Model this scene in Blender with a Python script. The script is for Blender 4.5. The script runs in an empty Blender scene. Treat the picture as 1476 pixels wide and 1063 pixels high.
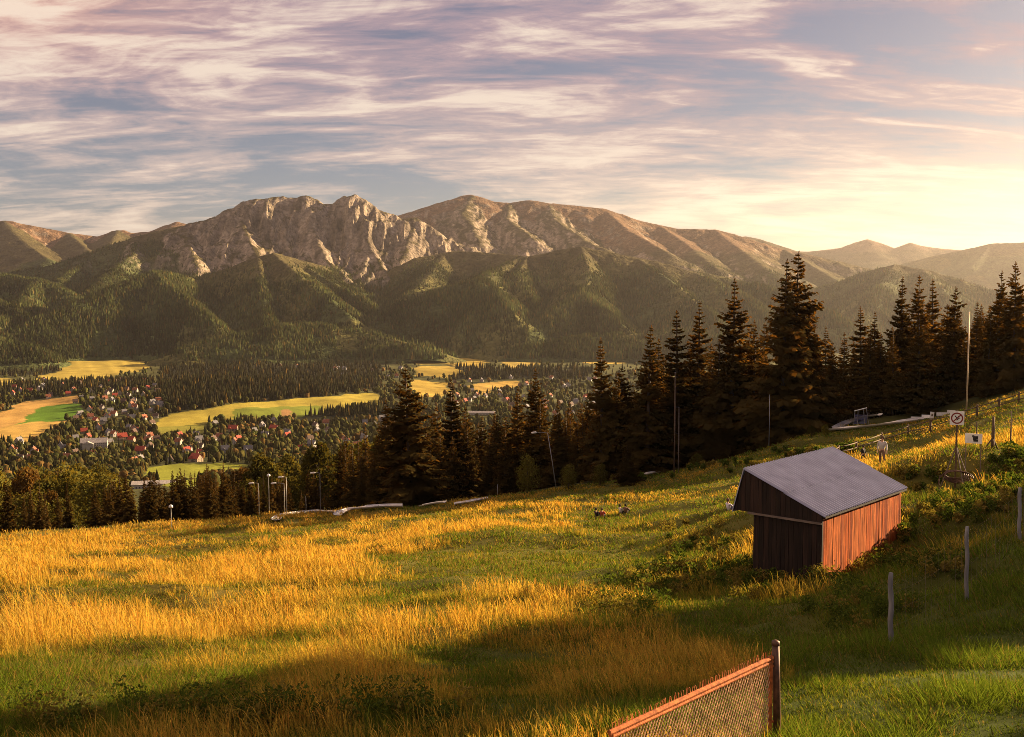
import bpy, math, random, bmesh
import numpy as np
from mathutils import Vector, Matrix
random.seed(7)
rng = np.random.default_rng(7)
scene = bpy.context.scene
COL = scene.collection
PI = math.pi
# ------------------------------------------------------------------ camera model
FX = 1513.0
PITCH = math.atan((531.5 - 428.0) / FX)
CP, SP = math.cos(PITCH), math.sin(PITCH)

def ray(px, py):
    u = (np.asarray(px, float) - 738.0) / FX
    v = (531.5 - np.asarray(py, float)) / FX
    return u, CP + v * SP, -SP + v * CP

def azT(px, py):
    x, y, z = ray(px, py)
    return np.arctan2(x, y), -z / np.hypot(x, y)

def at_y(px, py, y):
    a, b, c = ray(px, py)
    return np.array([a / b * y, y, c / b * y], float)

def at_r(px, py, r):
    a, b, c = ray(px, py)
    h = math.hypot(a, b)
    return np.array([a / h * r, b / h * r, c / h * r], float)

def proj(x, y, z):
    f = y * CP - z * SP
    u = x / f
    v = (y * SP + z * CP) / f
    return 738.0 + u * FX, 531.5 - v * FX

# ------------------------------------------------------------------ noise
def _hash(ix, iy, seed):
    n = (ix * 374761393 + iy * 668265263 + seed * 974634721) & 0xffffffff
    n = ((n ^ (n >> 13)) * 1274126177) & 0xffffffff
    n = n ^ (n >> 16)
    return (n & 0xffff).astype(np.float32) / 65535.0

def vnoise(x, y, seed=0):
    x = np.asarray(x, np.float64); y = np.asarray(y, np.float64)
    fx = np.floor(x); fy = np.floor(y)
    ix = fx.astype(np.int64); iy = fy.astype(np.int64)
    tx = (x - fx).astype(np.float32); ty = (y - fy).astype(np.float32)
    tx = tx * tx * tx * (tx * (tx * 6 - 15) + 10)
    ty = ty * ty * ty * (ty * (ty * 6 - 15) + 10)
    a = _hash(ix, iy, seed); b = _hash(ix + 1, iy, seed)
    c = _hash(ix, iy + 1, seed); d = _hash(ix + 1, iy + 1, seed)
    return (a + (b - a) * tx) * (1 - ty) + (c + (d - c) * tx) * ty

def fbm(x, y, seed=0, oct=4, gain=0.5):
    s = 0; amp = 1; tot = 0
    for i in range(oct):
        s = s + amp * vnoise(x, y, seed + i * 17); tot += amp
        x = x * 2.03 + 11.3; y = y * 2.03 - 7.7; amp *= gain
    return s / tot

def ridged(x, y, seed=0, oct=4, gain=0.5):
    s = 0; amp = 1; tot = 0
    for i in range(oct):
        s = s + amp * (1 - np.abs(2 * vnoise(x, y, seed + i * 13) - 1)); tot += amp
        x = x * 2.07 + 5.1; y = y * 2.07 + 3.3; amp *= gain
    return s / tot

def sstep(a, b, x):
    t = np.clip((x - a) / (b - a), 0, 1)
    return t * t * (3 - 2 * t)

def in_poly(px, py, poly):
    inside = np.zeros(np.shape(px), bool)
    n = len(poly)
    for i in range(n):
        x1, y1 = poly[i]; x2, y2 = poly[(i + 1) % n]
        if y1 == y2: continue
        c = ((y1 > py) != (y2 > py)) & (px < (x2 - x1) * (py - y1) / (y2 - y1) + x1)
        inside ^= c
    return inside

# ------------------------------------------------------------------ mesh helpers
def mesh_np(name, V, tris=None, quads=None, mats=(), col=None, parent=None, smooth=False, midx=None, link=True):
    me = bpy.data.meshes.new(name)
    V = np.ascontiguousarray(V, np.float32)
    nt = 0 if tris is None else len(tris); nq = 0 if quads is None else len(quads)
    me.vertices.add(len(V)); me.vertices.foreach_set('co', V.ravel())
    loops = []
    if nq: loops.append(np.asarray(quads, np.int32).ravel())
    if nt: loops.append(np.asarray(tris, np.int32).ravel())
    loops = np.concatenate(loops)
    me.loops.add(len(loops)); me.loops.foreach_set('vertex_index', loops)
    tot = np.concatenate([np.full(nq, 4, np.int32), np.full(nt, 3, np.int32)])
    st = np.concatenate([[0], np.cumsum(tot)[:-1]]).astype(np.int32)
    me.polygons.add(nq + nt)
    me.polygons.foreach_set('loop_start', st)
    if smooth: me.polygons.foreach_set('use_smooth', np.ones(nq + nt, bool))
    if midx is not None: me.polygons.foreach_set('material_index', np.asarray(midx, np.int32))
    for m in mats: me.materials.append(m)
    if col is not None:
        ca = me.color_attributes.new('Col', 'FLOAT_COLOR', 'POINT')
        c4 = np.ones((len(V), 4), np.float32); c4[:, :3] = col
        ca.data.foreach_set('color', c4.ravel())
    me.update(calc_edges=True)
    ob = bpy.data.objects.new(name, me)
    if link: COL.objects.link(ob)
    if parent is not None: ob.parent = parent
    return ob

def grid_quads(nr, nc):
    i = np.arange(nr - 1)[:, None] * nc + np.arange(nc - 1)[None, :]
    return np.stack([i, i + 1, i + nc + 1, i + nc], -1).reshape(-1, 4)

class MB:
    """collects boxes, tubes and sheets into one mesh"""
    def __init__(s): s.v = []; s.f = []; s.m = []
    def add(s, verts, faces, m=0):
        o = len(s.v); s.v += [tuple(map(float, p)) for p in verts]
        s.f += [tuple(o + i for i in f) for f in faces]; s.m += [m] * len(faces)
    def box(s, c, size, rot=None, m=0):
        x, y, z = [q / 2 for q in size]
        vs = [Vector((i * x, j * y, k * z)) for k in (-1, 1) for j in (-1, 1) for i in (-1, 1)]
        if rot is not None: vs = [rot @ v for v in vs]
        vs = [v + Vector(c) for v in vs]
        s.add(vs, [(0, 2, 3, 1), (4, 5, 7, 6), (0, 1, 5, 4), (2, 6, 7, 3), (0, 4, 6, 2), (1, 3, 7, 5)], m)
    def tube(s, pts, r, n=6, m=0, cap=True):
        pts = [Vector(p) for p in pts]
        rs = r if hasattr(r, '__len__') else [r] * len(pts)
        vs = []
        for i, p in enumerate(pts):
            d = (pts[min(i + 1, len(pts) - 1)] - pts[max(i - 1, 0)]).normalized()
            if i == 0:
                dd = (pts[-1] - pts[0]).normalized(); ref = Vector((0, 1, 0)) if abs(dd.z) > .75 else Vector((0, 0, 1))
            a = d.cross(ref)
            if a.length < 1e-3: a = d.cross(Vector((1, .3, 0)))
            a.normalize(); b = d.cross(a)
            for k in range(n):
                t = 2 * PI * k / n
                vs.append(p + a * (math.cos(t) * rs[i]) + b * (math.sin(t) * rs[i]))
        fs = []
        for i in range(len(pts) - 1):
            for k in range(n):
                k2 = (k + 1) % n
                fs.append((i * n + k, i * n + k2, (i + 1) * n + k2, (i + 1) * n + k))
        if cap:
            fs.append(tuple(range(n))[::-1]); fs.append(tuple((len(pts) - 1) * n + k for k in range(n)))
        s.add(vs, fs, m)
    def build(s, name, mats, parent=None, smooth=False, link=True):
        me = bpy.data.meshes.new(name)
        me.from_pydata(s.v, [], s.f)
        for mm in (mats if isinstance(mats, (list, tuple)) else [mats]): me.materials.append(mm)
        me.polygons.foreach_set('material_index', s.m)
        if smooth: me.polygons.foreach_set('use_smooth', [True] * len(s.f))
        me.update()
        ob = bpy.data.objects.new(name, me)
        if link: COL.objects.link(ob)
        if parent is not None: ob.parent = parent
        return ob

def tag(o, label=None, cat=None, group=None, kind=None):
    if label: o['label'] = label
    if cat: o['category'] = cat
    if group: o['group'] = group
    if kind: o['kind'] = kind
    return o

def empty(name, loc=(0, 0, 0), rz=0.0):
    o = bpy.data.objects.new(name, None)
    o.empty_display_size = 0.3
    o.location = loc; o.rotation_euler = (0, 0, rz)
    COL.objects.link(o)
    return o

# ------------------------------------------------------------------ materials
def new_mat(name):
    m = bpy.data.materials.new(name); m.use_nodes = True
    nt = m.node_tree; nt.nodes.clear()
    out = nt.nodes.new('ShaderNodeOutputMaterial')
    return m, nt, out

def N(nt, typ, **kw):
    n = nt.nodes.new(typ)
    for k, v in kw.items():
        if k.startswith('i_'): n.inputs[k[2:]].default_value = v
        else: setattr(n, k, v)
    return n

def noise_mult(nt, colsock, scale, lo, hi, detail=4, coord='Object', stretch=None):
    """multiply a colour by a grey noise between lo and hi"""
    tc = N(nt, 'ShaderNodeTexCoord')
    src = tc.outputs[coord]
    if stretch:
        mp = N(nt, 'ShaderNodeMapping'); mp.inputs['Scale'].default_value = stretch
        nt.links.new(src, mp.inputs['Vector']); src = mp.outputs['Vector']
    nz = N(nt, 'ShaderNodeTexNoise'); nz.inputs['Scale'].default_value = scale; nz.inputs['Detail'].default_value = detail
    nt.links.new(src, nz.inputs['Vector'])
    mr = N(nt, 'ShaderNodeMapRange'); mr.inputs['From Min'].default_value = .3; mr.inputs['From Max'].default_value = .7
    mr.inputs['To Min'].default_value = lo; mr.inputs['To Max'].default_value = hi
    nt.links.new(nz.outputs['Fac'], mr.inputs['Value'])
    mx = N(nt, 'ShaderNodeMix', data_type='RGBA', blend_type='MULTIPLY'); mx.inputs['Factor'].default_value = 1
    nt.links.new(colsock, mx.inputs[6]); nt.links.new(mr.outputs['Result'], mx.inputs[7])
    return mx.outputs[2], nz.outputs['Fac']

def simple_mat(name, color, rough=.8, metal=0.0, nscale=6.0, lo=.7, hi=1.25, bump=0.0, stretch=None, spec=.3):
    m, nt, out = new_mat(name)
    rgb = N(nt, 'ShaderNodeRGB'); rgb.outputs[0].default_value = (*color, 1)
    c, f = noise_mult(nt, rgb.outputs[0], nscale, lo, hi, stretch=stretch)
    b = N(nt, 'ShaderNodeBsdfPrincipled')
    b.inputs['Roughness'].default_value = rough; b.inputs['Metallic'].default_value = metal
    b.inputs['Specular IOR Level'].default_value = spec
    nt.links.new(c, b.inputs['Base Color'])
    if bump:
        bp = N(nt, 'ShaderNodeBump'); bp.inputs['Strength'].default_value = bump; bp.inputs['Distance'].default_value = .02
        nt.links.new(f, bp.inputs['Height']); nt.links.new(bp.outputs[0], b.inputs['Normal'])
    nt.links.new(b.outputs[0], out.inputs['Surface'])
    return m

def attr_mat(name, nscale=.02, lo=.7, hi=1.3, nscale2=None, lo2=.8, hi2=1.2, bump=0, bdist=1.0):
    m, nt, out = new_mat(name)
    at = N(nt, 'ShaderNodeAttribute', attribute_name='Col')
    c, f = noise_mult(nt, at.outputs['Color'], nscale, lo, hi, detail=6)
    if nscale2: c, f = noise_mult(nt, c, nscale2, lo2, hi2, detail=6)
    b = N(nt, 'ShaderNodeBsdfPrincipled'); b.inputs['Roughness'].default_value = .95
    b.inputs['Specular IOR Level'].default_value = .05
    nt.links.new(c, b.inputs['Base Color'])
    if bump:
        bp = N(nt, 'ShaderNodeBump'); bp.inputs['Strength'].default_value = bump; bp.inputs['Distance'].default_value = bdist
        nt.links.new(f, bp.inputs['Height']); nt.links.new(bp.outputs[0], b.inputs['Normal'])
    nt.links.new(b.outputs[0], out.inputs['Surface'])
    return m

def leaf_mat(name, color=None, trans=.4, tint=(1.25, 1.0, .5), vary=.35, attr=False):
    m, nt, out = new_mat(name)
    if attr:
        s = N(nt, 'ShaderNodeAttribute', attribute_name='Col').outputs['Color']
    else:
        s = N(nt, 'ShaderNodeRGB'); s.outputs[0].default_value = (*color, 1); s = s.outputs[0]
        oi = N(nt, 'ShaderNodeObjectInfo')
        mr = N(nt, 'ShaderNodeMapRange'); mr.inputs['To Min'].default_value = 1 - vary; mr.inputs['To Max'].default_value = 1 + vary
        nt.links.new(oi.outputs['Random'], mr.inputs['Value'])
        mx = N(nt, 'ShaderNodeMix', data_type='RGBA', blend_type='MULTIPLY'); mx.inputs['Factor'].default_value = 1
        nt.links.new(s, mx.inputs[6]); nt.links.new(mr.outputs[0], mx.inputs[7]); s = mx.outputs[2]
        s, _ = noise_mult(nt, s, .9, .6, 1.5, detail=3)
    d = N(nt, 'ShaderNodeBsdfDiffuse'); t = N(nt, 'ShaderNodeBsdfTranslucent')
    mt = N(nt, 'ShaderNodeMix', data_type='RGBA', blend_type='MULTIPLY'); mt.inputs['Factor'].default_value = 1
    nt.links.new(s, mt.inputs[6]); mt.inputs[7].default_value = (*tint, 1)
    nt.links.new(s, d.inputs['Color']); nt.links.new(mt.outputs[2], t.inputs['Color'])
    ms = N(nt, 'ShaderNodeMixShader'); ms.inputs[0].default_value = trans
    nt.links.new(d.outputs[0], ms.inputs[1]); nt.links.new(t.outputs[0], ms.inputs[2])
    nt.links.new(ms.outputs[0], out.inputs['Surface'])
    return m

# ------------------------------------------------------------------ render set-up, camera, light, sky
SUN_AZ, SUN_EL = math.radians(61), math.radians(17)
SUN = Vector((math.sin(SUN_AZ) * math.cos(SUN_EL), math.cos(SUN_AZ) * math.cos(SUN_EL), math.sin(SUN_EL)))
vs = scene.view_settings
scene.display_settings.display_device = 'sRGB'
vs.view_transform = 'Standard'; vs.look = 'None'; vs.gamma = 1; vs.use_curve_mapping = False
vs.exposure = 1.95
cy = scene.cycles
cy.max_bounces = 5; cy.diffuse_bounces = 2; cy.glossy_bounces = 2; cy.transmission_bounces = 4
cy.transparent_max_bounces = 4; cy.volume_bounces = 0
cy.use_denoising = True; cy.filter_width = .8; cy.use_adaptive_sampling = False
cy.denoising_input_passes = 'RGB_ALBEDO_NORMAL'; cy.denoising_prefilter = 'NONE'
try: cy.denoiser = 'OPENIMAGEDENOISE'
except Exception: pass
cy.sample_clamp_indirect = 4
cam = bpy.data.cameras.new('camera'); cam.sensor_width = 36; cam.lens = 36 * FX / 1476
cam.clip_start = .1; cam.clip_end = 80000
co = bpy.data.objects.new('camera', cam); COL.objects.link(co)
co.location = (0, 0, 0); co.rotation_euler = (PI / 2 - PITCH, 0, 0)
scene.camera = co
sl = bpy.data.lights.new('sun', 'SUN'); sl.energy = 5.0; sl.angle = math.radians(.5); sl.color = (1, .72, .40)
so = bpy.data.objects.new('sun', sl); COL.objects.link(so)
so.rotation_euler = SUN.to_track_quat('Z', 'Y').to_euler()
so.location = SUN * 50

def build_world():
    w = bpy.data.worlds.new('World'); scene.world = w; w.use_nodes = True
    nt = w.node_tree; nt.nodes.clear()
    L = nt.links.new
    out = N(nt, 'ShaderNodeOutputWorld'); bg = N(nt, 'ShaderNodeBackground'); bg.inputs['Strength'].default_value = .1
    sky = N(nt, 'ShaderNodeTexSky', sky_type='NISHITA'); sky.sun_disc = False
    sky.sun_elevation = SUN_EL; sky.sun_rotation = SUN_AZ; sky.altitude = 1100; sky.dust_density = 3
    tc = N(nt, 'ShaderNodeTexCoord'); D = tc.outputs['Generated']
    sx = N(nt, 'ShaderNodeSeparateXYZ'); L(D, sx.inputs[0])
    def M(op, a, b=None, c=None):
        n = N(nt, 'ShaderNodeMath', operation=op)
        for i, q in enumerate((a, b, c)):
            if q is None: continue
            if isinstance(q, (int, float)): n.inputs[i].default_value = q
            else: L(q, n.inputs[i])
        return n.outputs[0]
    def MR(v, a, b, c, d, smooth=True):
        n = N(nt, 'ShaderNodeMapRange'); n.interpolation_type = 'SMOOTHSTEP' if smooth else 'LINEAR'
        for k, q in (('From Min', a), ('From Max', b), ('To Min', c), ('To Max', d)): n.inputs[k].default_value = q
        L(v, n.inputs['Value']); return n.outputs['Result']
    def MIX(f, a, b, bt='MIX'):
        n = N(nt, 'ShaderNodeMix', data_type='RGBA', blend_type=bt)
        if isinstance(f, (int, float)): n.inputs['Factor'].default_value = f
        else: L(f, n.inputs['Factor'])
        for i, q in ((6, a), (7, b)):
            if isinstance(q, tuple): n.inputs[i].default_value = (*q, 1)
            else: L(q, n.inputs[i])
        return n.outputs[2]
    X, Y, Z = sx.outputs
    zz = M('MAXIMUM', Z, 0.0)
    inv = M('DIVIDE', 1.0, M('ADD', zz, .17))
    # a cloud deck seen in perspective
    cv = N(nt, 'ShaderNodeCombineXYZ'); L(M('MULTIPLY', X, inv), cv.inputs[0]); L(M('MULTIPLY', Y, inv), cv.inputs[1])
    def clouds(scale, rot, sxy, detail=9, dist=.6, rough=.58, seed=0.0):
        mp = N(nt, 'ShaderNodeMapping'); mp.inputs['Scale'].default_value = (sxy[0], sxy[1], 1); mp.inputs['Rotation'].default_value = (0, 0, rot)
        mp.inputs['Location'].default_value = (seed, seed * .7, seed)
        L(cv.outputs[0], mp.inputs['Vector'])
        nz = N(nt, 'ShaderNodeTexNoise'); nz.inputs['Scale'].default_value = scale; nz.inputs['Detail'].default_value = detail
        nz.inputs['Roughness'].default_value = rough; nz.inputs['Distortion'].default_value = dist
        L(mp.outputs[0], nz.inputs['Vector']); return nz.outputs['Fac']
    c1 = clouds(1.35, .24, (.85, 1.5), seed=3.1, dist=1.1)
    c2 = clouds(3.2, .34, (.75, 1.55), seed=7.7, dist=.9)
    c3 = clouds(9.0, .42, (.5, 1.6), seed=1.3, dist=1.2, rough=.68)
    f = M('ADD', M('MULTIPLY', c1, .47), M('ADD', M('MULTIPLY', c2, .32), M('MULTIPLY', c3, .21)))
    azx = M('ARCTAN2', X, Y)
    # denser cloud top-left and along the lower right, thinner top-right
    bias = M('MULTIPLY', M('MULTIPLY', MR(azx, -.5, -.1, 1, 0), MR(Z, .16, .3, 0, 1)), .09)
    bias = M('ADD', bias, M('MULTIPLY', M('MULTIPLY', MR(azx, .15, .5, 0, 1), MR(Z, .2, .31, 0, 1)), -.07))
    bias = M('ADD', bias, M('MULTIPLY', M('MULTIPLY', MR(azx, -.5, .0, 1, 0), MR(Z, .05, .14, 1, 0)), -.035))
    f = M('ADD', f, bias)
    fac = MR(f, .415, .565, 0, 1)
    core = MR(f, .51, .62, 0, 1)
    # clear sky between the clouds: grey blue low, violet higher up
    base = MIX(MR(Z, .02, .27, 0, 1), SKY_LOW, SKY_HIGH)
    base = MIX(.12, base, sky.outputs[0], 'MIX')
    cl = MIX(MR(Z, .03, .24, 0, 1), CLOUD_LOW, CLOUD_HIGH)
    cl = MIX(M('MULTIPLY', MR(azx, -.55, -.15, 1, 0), MR(Z, .15, .28, 0, 1)), cl, CLOUD_PINK)
    cl = MIX(M('MULTIPLY', core, .75), cl, CLOUD_CORE)
    col = MIX(fac, base, cl)
    # the bright veil round the low sun
    gd = Vector((math.sin(math.radians(30)), math.cos(math.radians(30)), math.tan(math.radians(2.0)))).normalized()
    vd = N(nt, 'ShaderNodeVectorMath', operation='DOT_PRODUCT')
    # flatten: compare azimuth and elevation separately
    da = M('DIVIDE', M('ABSOLUTE', M('SUBTRACT', azx, .47)), .34)
    de = M('DIVIDE', M('SUBTRACT', Z, .048), .048)
    rr = M('ADD', M('MULTIPLY', da, da), M('MULTIPLY', de, de))
    gl = M('EXPONENT', M('MULTIPLY', rr, -1.0))
    gl = M('MULTIPLY', gl, MR(f, .33, .56, .55, 1.15))
    col = MIX(1.0, col, MIX(gl, (0, 0, 0), GLOW), 'ADD')
    # warm pale band just over the ridges
    hz = M('MULTIPLY', MR(Z, .0, .12, 1, 0), MR(azx, -.55, .3, .35, .9))
    col = MIX(M('MULTIPLY', hz, .38), col, BAND)
    # below the horizon, nothing shines
    col = MIX(MR(Z, -.05, -.005, 1, 0), col, (.6, .5, .4))
    L(col, bg.inputs['Color']); L(bg.outputs[0], out.inputs['Surface'])

K = 10 / 2 ** 1.95   # display-linear colour -> world colour (strength .1 and the exposure above)
def disp(r, g, b): return tuple(K * ((c / 255 + .055) / 1.055) ** 2.4 for c in (r, g, b))
SKY_LOW = disp(112, 119, 130); SKY_HIGH = disp(78, 72, 98)
CLOUD_LOW = disp(234, 214, 196); CLOUD_HIGH = disp(184, 158, 166)
CLOUD_PINK = disp(240, 180, 154); CLOUD_CORE = disp(255, 238, 216)
GLOW = disp(232, 208, 150); BAND = disp(226, 200, 168)
build_world()

# air: one closed box round everything on the ground
def build_haze():
    mb = MB(); mb.box((0, 11900, (1180 - 345) / 2), (36000, 26200, 1180 + 345))
    m, nt, out = new_mat('haze_air')
    v = N(nt, 'ShaderNodeVolumePrincipled')
    v.inputs['Color'].default_value = (.95, .88, .85, 1)
    v.inputs['Density'].default_value = 1.75e-5
    v.inputs['Anisotropy'].default_value = .76
    nt.links.new(v.outputs[0], out.inputs['Volume'])
    o = mb.build('haze', m); tag(o, 'golden evening haze filling the valley air', 'haze', kind='stuff')
build_haze()
#@@TERRAIN
# ------------------------------------------------------------------ terrain
CTRL = [  # photo pixel x, y and depth (metres along the view) of points on the near hillside
 (0,1063,17),(400,1063,16.5),(738,1063,15.5),(1100,1063,14.2),(1476,1063,13),
 (1285,938,21.5),(1395,862,25.5),(1472,778,31),(1190,828,39),(1088,832,41),(1300,785,45),
 (1476,720,44),(1400,680,56),(1476,640,68),(1380,655,58),(1300,695,56),(1220,720,52),
 (1271,672,110),(1200,655,112),(1270,641,121),(1308,629,122),(1400,600,124),(1476,572,126),(1450,612,100),(1420,630,84),
 (1195,622,136),(1345,604,140),(1265,600,152),(1140,640,150),(1476,556,150),(1393,586,142),
 (1000,690,125),(950,697,130),(700,770,70),(700,830,48),(700,900,33),(700,980,22.5),
 (890,740,92),(1050,735,88),(950,790,60),(900,850,42),(1000,930,27),
 (100,830,62),(100,790,98),(0,781,113),(100,950,28),(300,880,42),(300,790,88),(500,850,46),
 (200,768,122),(370,753,130),(480,746,132),(600,736,132),(850,706,132),(740,722,132),(1080,662,146),
 (480,740,152),(560,732,152),(400,745,150),(650,727,152),(800,705,155),(900,690,158),
 (-250,1063,15),(-300,850,50),(-250,800,105),(1750,900,22),(1800,720,45),(1800,560,100),(1850,500,160),(1700,520,170),
]
pa, pt, pr = [], [], []
for (px, py, dy) in CTRL:
    a, t = azT(px, py)
    pa.append(float(a)); pt.append(float(t)); pr.append(dy / math.cos(float(a)))
def zbase(r):
    """the hillside dropping to the valley floor, as a function of distance"""
    lr = np.log(np.maximum(r, 1.0))
    rs = [250, 330, 500, 700, 1000, 1300, 1800, 2400, 3500, 5500, 9000]
    zs = [-54, -72, -103, -136, -180, -216, -256, -270, -276, -280, -290]
    return np.interp(lr, np.log(rs), zs)
for a in np.radians([-60, -40, -25, -12, 0]):
    for r in (250, 330, 420): pa.append(a); pt.append(-float(zbase(r)) / r); pr.append(r)
for a in np.radians([12, 24, 40, 60, 90]):
    for r, k in ((250, .78), (330, .95), (420, 1.)): pa.append(a); pt.append(-float(zbase(r)) / r * k); pr.append(r)
for a in np.radians([-75, -45, -20, 0, 20, 45, 75, 95]):
    pa.append(a); pt.append((6.6 - 1.5 * a) / 8.0); pr.append(8.0)
for a in np.radians([60, 80, 95]):
    for r, z in ((20, -5.5), (45, -7.5), (90, -10), (150, -20)): pa.append(a); pt.append(-z / r); pr.append(r)
for a in np.radians([-45, -70]):
    for r, z in ((20, -8.5), (60, -17.5), (130, -32)): pa.append(a); pt.append(-z / r); pr.append(r)
PA = np.array(pa) * 1.6; PR = np.log(np.array(pr)); PT = np.array(pt)
def _tps(d2): return .5 * d2 * np.log(d2 + 1e-12)
_n = len(PA)
_A = np.zeros((_n + 3, _n + 3))
_d2 = (PA[:, None] - PA[None]) ** 2 + (PR[:, None] - PR[None]) ** 2
_A[:_n, :_n] = _tps(_d2) + np.eye(_n) * 2e-3
_P = np.stack([np.ones(_n), PA, PR], 1)
_A[:_n, _n:] = _P; _A[_n:, :_n] = _P.T
_W = np.linalg.solve(_A, np.concatenate([PT, np.zeros(3)]))
def T_near(az, r):
    sh = np.shape(az); a = np.ravel(az) * 1.6; l = np.log(np.ravel(r)); o = np.empty(len(a))
    for i in range(0, len(a), 20000):
        d2 = (a[i:i + 20000, None] - PA[None]) ** 2 + (l[i:i + 20000, None] - PR[None]) ** 2
        o[i:i + 20000] = _tps(d2) @ _W[:_n] + _W[_n] + _W[_n + 1] * a[i:i + 20000] + _W[_n + 2] * l[i:i + 20000]
    return o.reshape(sh)
def ground_z(x, y):
    x = np.asarray(x, float); y = np.asarray(y, float)
    r = np.hypot(x, y); az = np.arctan2(x, y)
    rc = np.clip(r, 7.5, 420)
    w = sstep(240, 400, r)
    z = -T_near(az, rc) * rc * (1 - w) + zbase(r) * w
    und = ((fbm(x / 9, y / 9, 3, 3) - .5) * .9 + (fbm(x / 15 + .15 * y / 5, y / 4.5, 13, 3) - .5) * 1.5) * sstep(9, 30, r) + (fbm(x / 2.1, y / 2.1, 5, 2) - .5) * .16
    big = (fbm(x / 340, y / 340, 9, 3) - .5) * 26 * sstep(500, 1200, r)
    mound = sum(h * np.exp(-((x - mx) / sx) ** 2 - ((y - my) / sy) ** 2) for (mx, my, sx, sy, h) in MOUNDS)
    return z + und * (1 - sstep(200, 320, r)) + big + mound
MOUNDS = [(-800, 2900, 420, 420, 34), (-1500, 3000, 500, 300, 20), (-350, 2500, 500, 260, 14), (-150, 3700, 500, 350, 22), (330, 3700, 450, 300, 16)]
# the small pasture hill in front of the town
MOUNDS.append((-262, 880, 60, 90, 16))

def hit(px, py, r0=9.0, r1=5200.0):
    """the point where the view through a photo pixel first meets the ground"""
    a, t = azT(px, py)
    r = np.geomspace(r0, r1, 900)
    z = ground_z(r * np.sin(a), r * np.cos(a)) + t * r
    k = np.argmax(z >= 0)
    if z[k] < 0: k = len(r) - 1
    if k > 0:
        f = -z[k - 1] / (z[k] - z[k - 1] + 1e-9); rr = r[k - 1] + (r[k] - r[k - 1]) * f
    else: rr = r[0]
    x, y = rr * math.sin(a), rr * math.cos(a)
    return np.array([x, y, float(ground_z(x, y))])

FIELDS = [  # polygons in photo pixels, colour of the crop
 ([(95,514),(160,515),(225,524),(205,533),(150,545),(110,548),(55,546),(85,535),(98,525)], (.34,.26,.055)),
 ([(-60,540),(22,547),(24,556),(-60,558)], (.34,.26,.055)),
 ([(-60,604),(0,596),(40,580),(118,570),(120,580),(60,595),(20,620),(-60,632)], (.40,.24,.07)),
 ([(12,617),(60,590),(110,582),(128,598),(90,603),(40,620)], (.10,.19,.02)),
 ([(-60,632),(45,606),(97,606),(85,622),(40,638),(-60,646)], (.42,.27,.07)),
 ([(222,612),(250,597),(330,585),(420,575),(545,566),(548,583),(500,592),(440,600),(400,606),(330,606),(300,614),(230,628)], (.32,.26,.045)),
 ([(335,592),(410,584),(470,583),(468,596),(404,607),(340,606)], (.17,.20,.03)),
 ([(404,590),(420,589),(421,606),(406,608)], (.30,.17,.07)),
 ([(225,614),(300,613),(306,622),(230,632)], (.20,.19,.035)),
 ([(562,504),(600,501),(650,507),(705,518),(690,530),(640,526),(600,523),(568,515)], (.38,.27,.055)),
 ([(408,516),(440,513),(480,513),(562,511),(562,519),(410,522)], (.36,.27,.06)),
 ([(592,547),(648,554),(643,571),(596,573)], (.38,.27,.055)),
 ([(672,555),(742,548),(748,559),(690,567)], (.38,.25,.06)),
 ([(720,516),(785,515),(772,526),(728,533)], (.38,.28,.07)),
 ([(842,511),(925,502),(925,521),(850,526)], (.40,.28,.06)),
 ([(600,528),(650,528),(672,539),(645,546),(602,541)], (.36,.26,.055)),
 ([(206,676),(260,668),(330,667),(360,672),(357,692),(300,694),(262,704),(213,694)], (.22,.23,.03)),
]
WOODS = [
 [(640,521),(720,534),(850,530),(850,548),(760,545),(655,546)],
 [(-80,560),(60,556),(150,549),(215,548),(222,560),(120,566),(-80,577)],
 [(420,600),(480,596),(560,588),(570,604),(430,612)],  # dense conifer woods in the valley
 [(235,531),(300,520),(400,522),(500,519),(552,525),(545,562),(450,572),(330,582),(260,592),(222,574)],
 [(-80,505),(60,508),(96,520),(80,540),(-80,543)],
 [(-80,496),(1100,492),(1100,513),(850,508),(790,512),(700,516),(640,504),(560,500),(400,513),(230,522),(90,512),(-80,506)],
]
def valley_masks(x, y, z):
    px, py = proj(x, y, z)
    px = px + (fbm(x / 90, y / 90, 41, 3) - .5) * 26; py = py + (fbm(x / 90, y / 90, 42, 3) - .5) * 8
    r = np.hypot(x, y)
    fi = np.full(np.shape(x), -1)
    for i, (poly, c) in enumerate(FIELDS):
        fi = np.where(in_poly(px, py, poly) & (r > 600), i, fi)
    wood = np.zeros(np.shape(x), bool)
    for poly in WOODS: wood |= in_poly(px, py, poly)
    wood &= (fi < 0) & (r > 1500)
    return fi, wood, px, py

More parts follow.
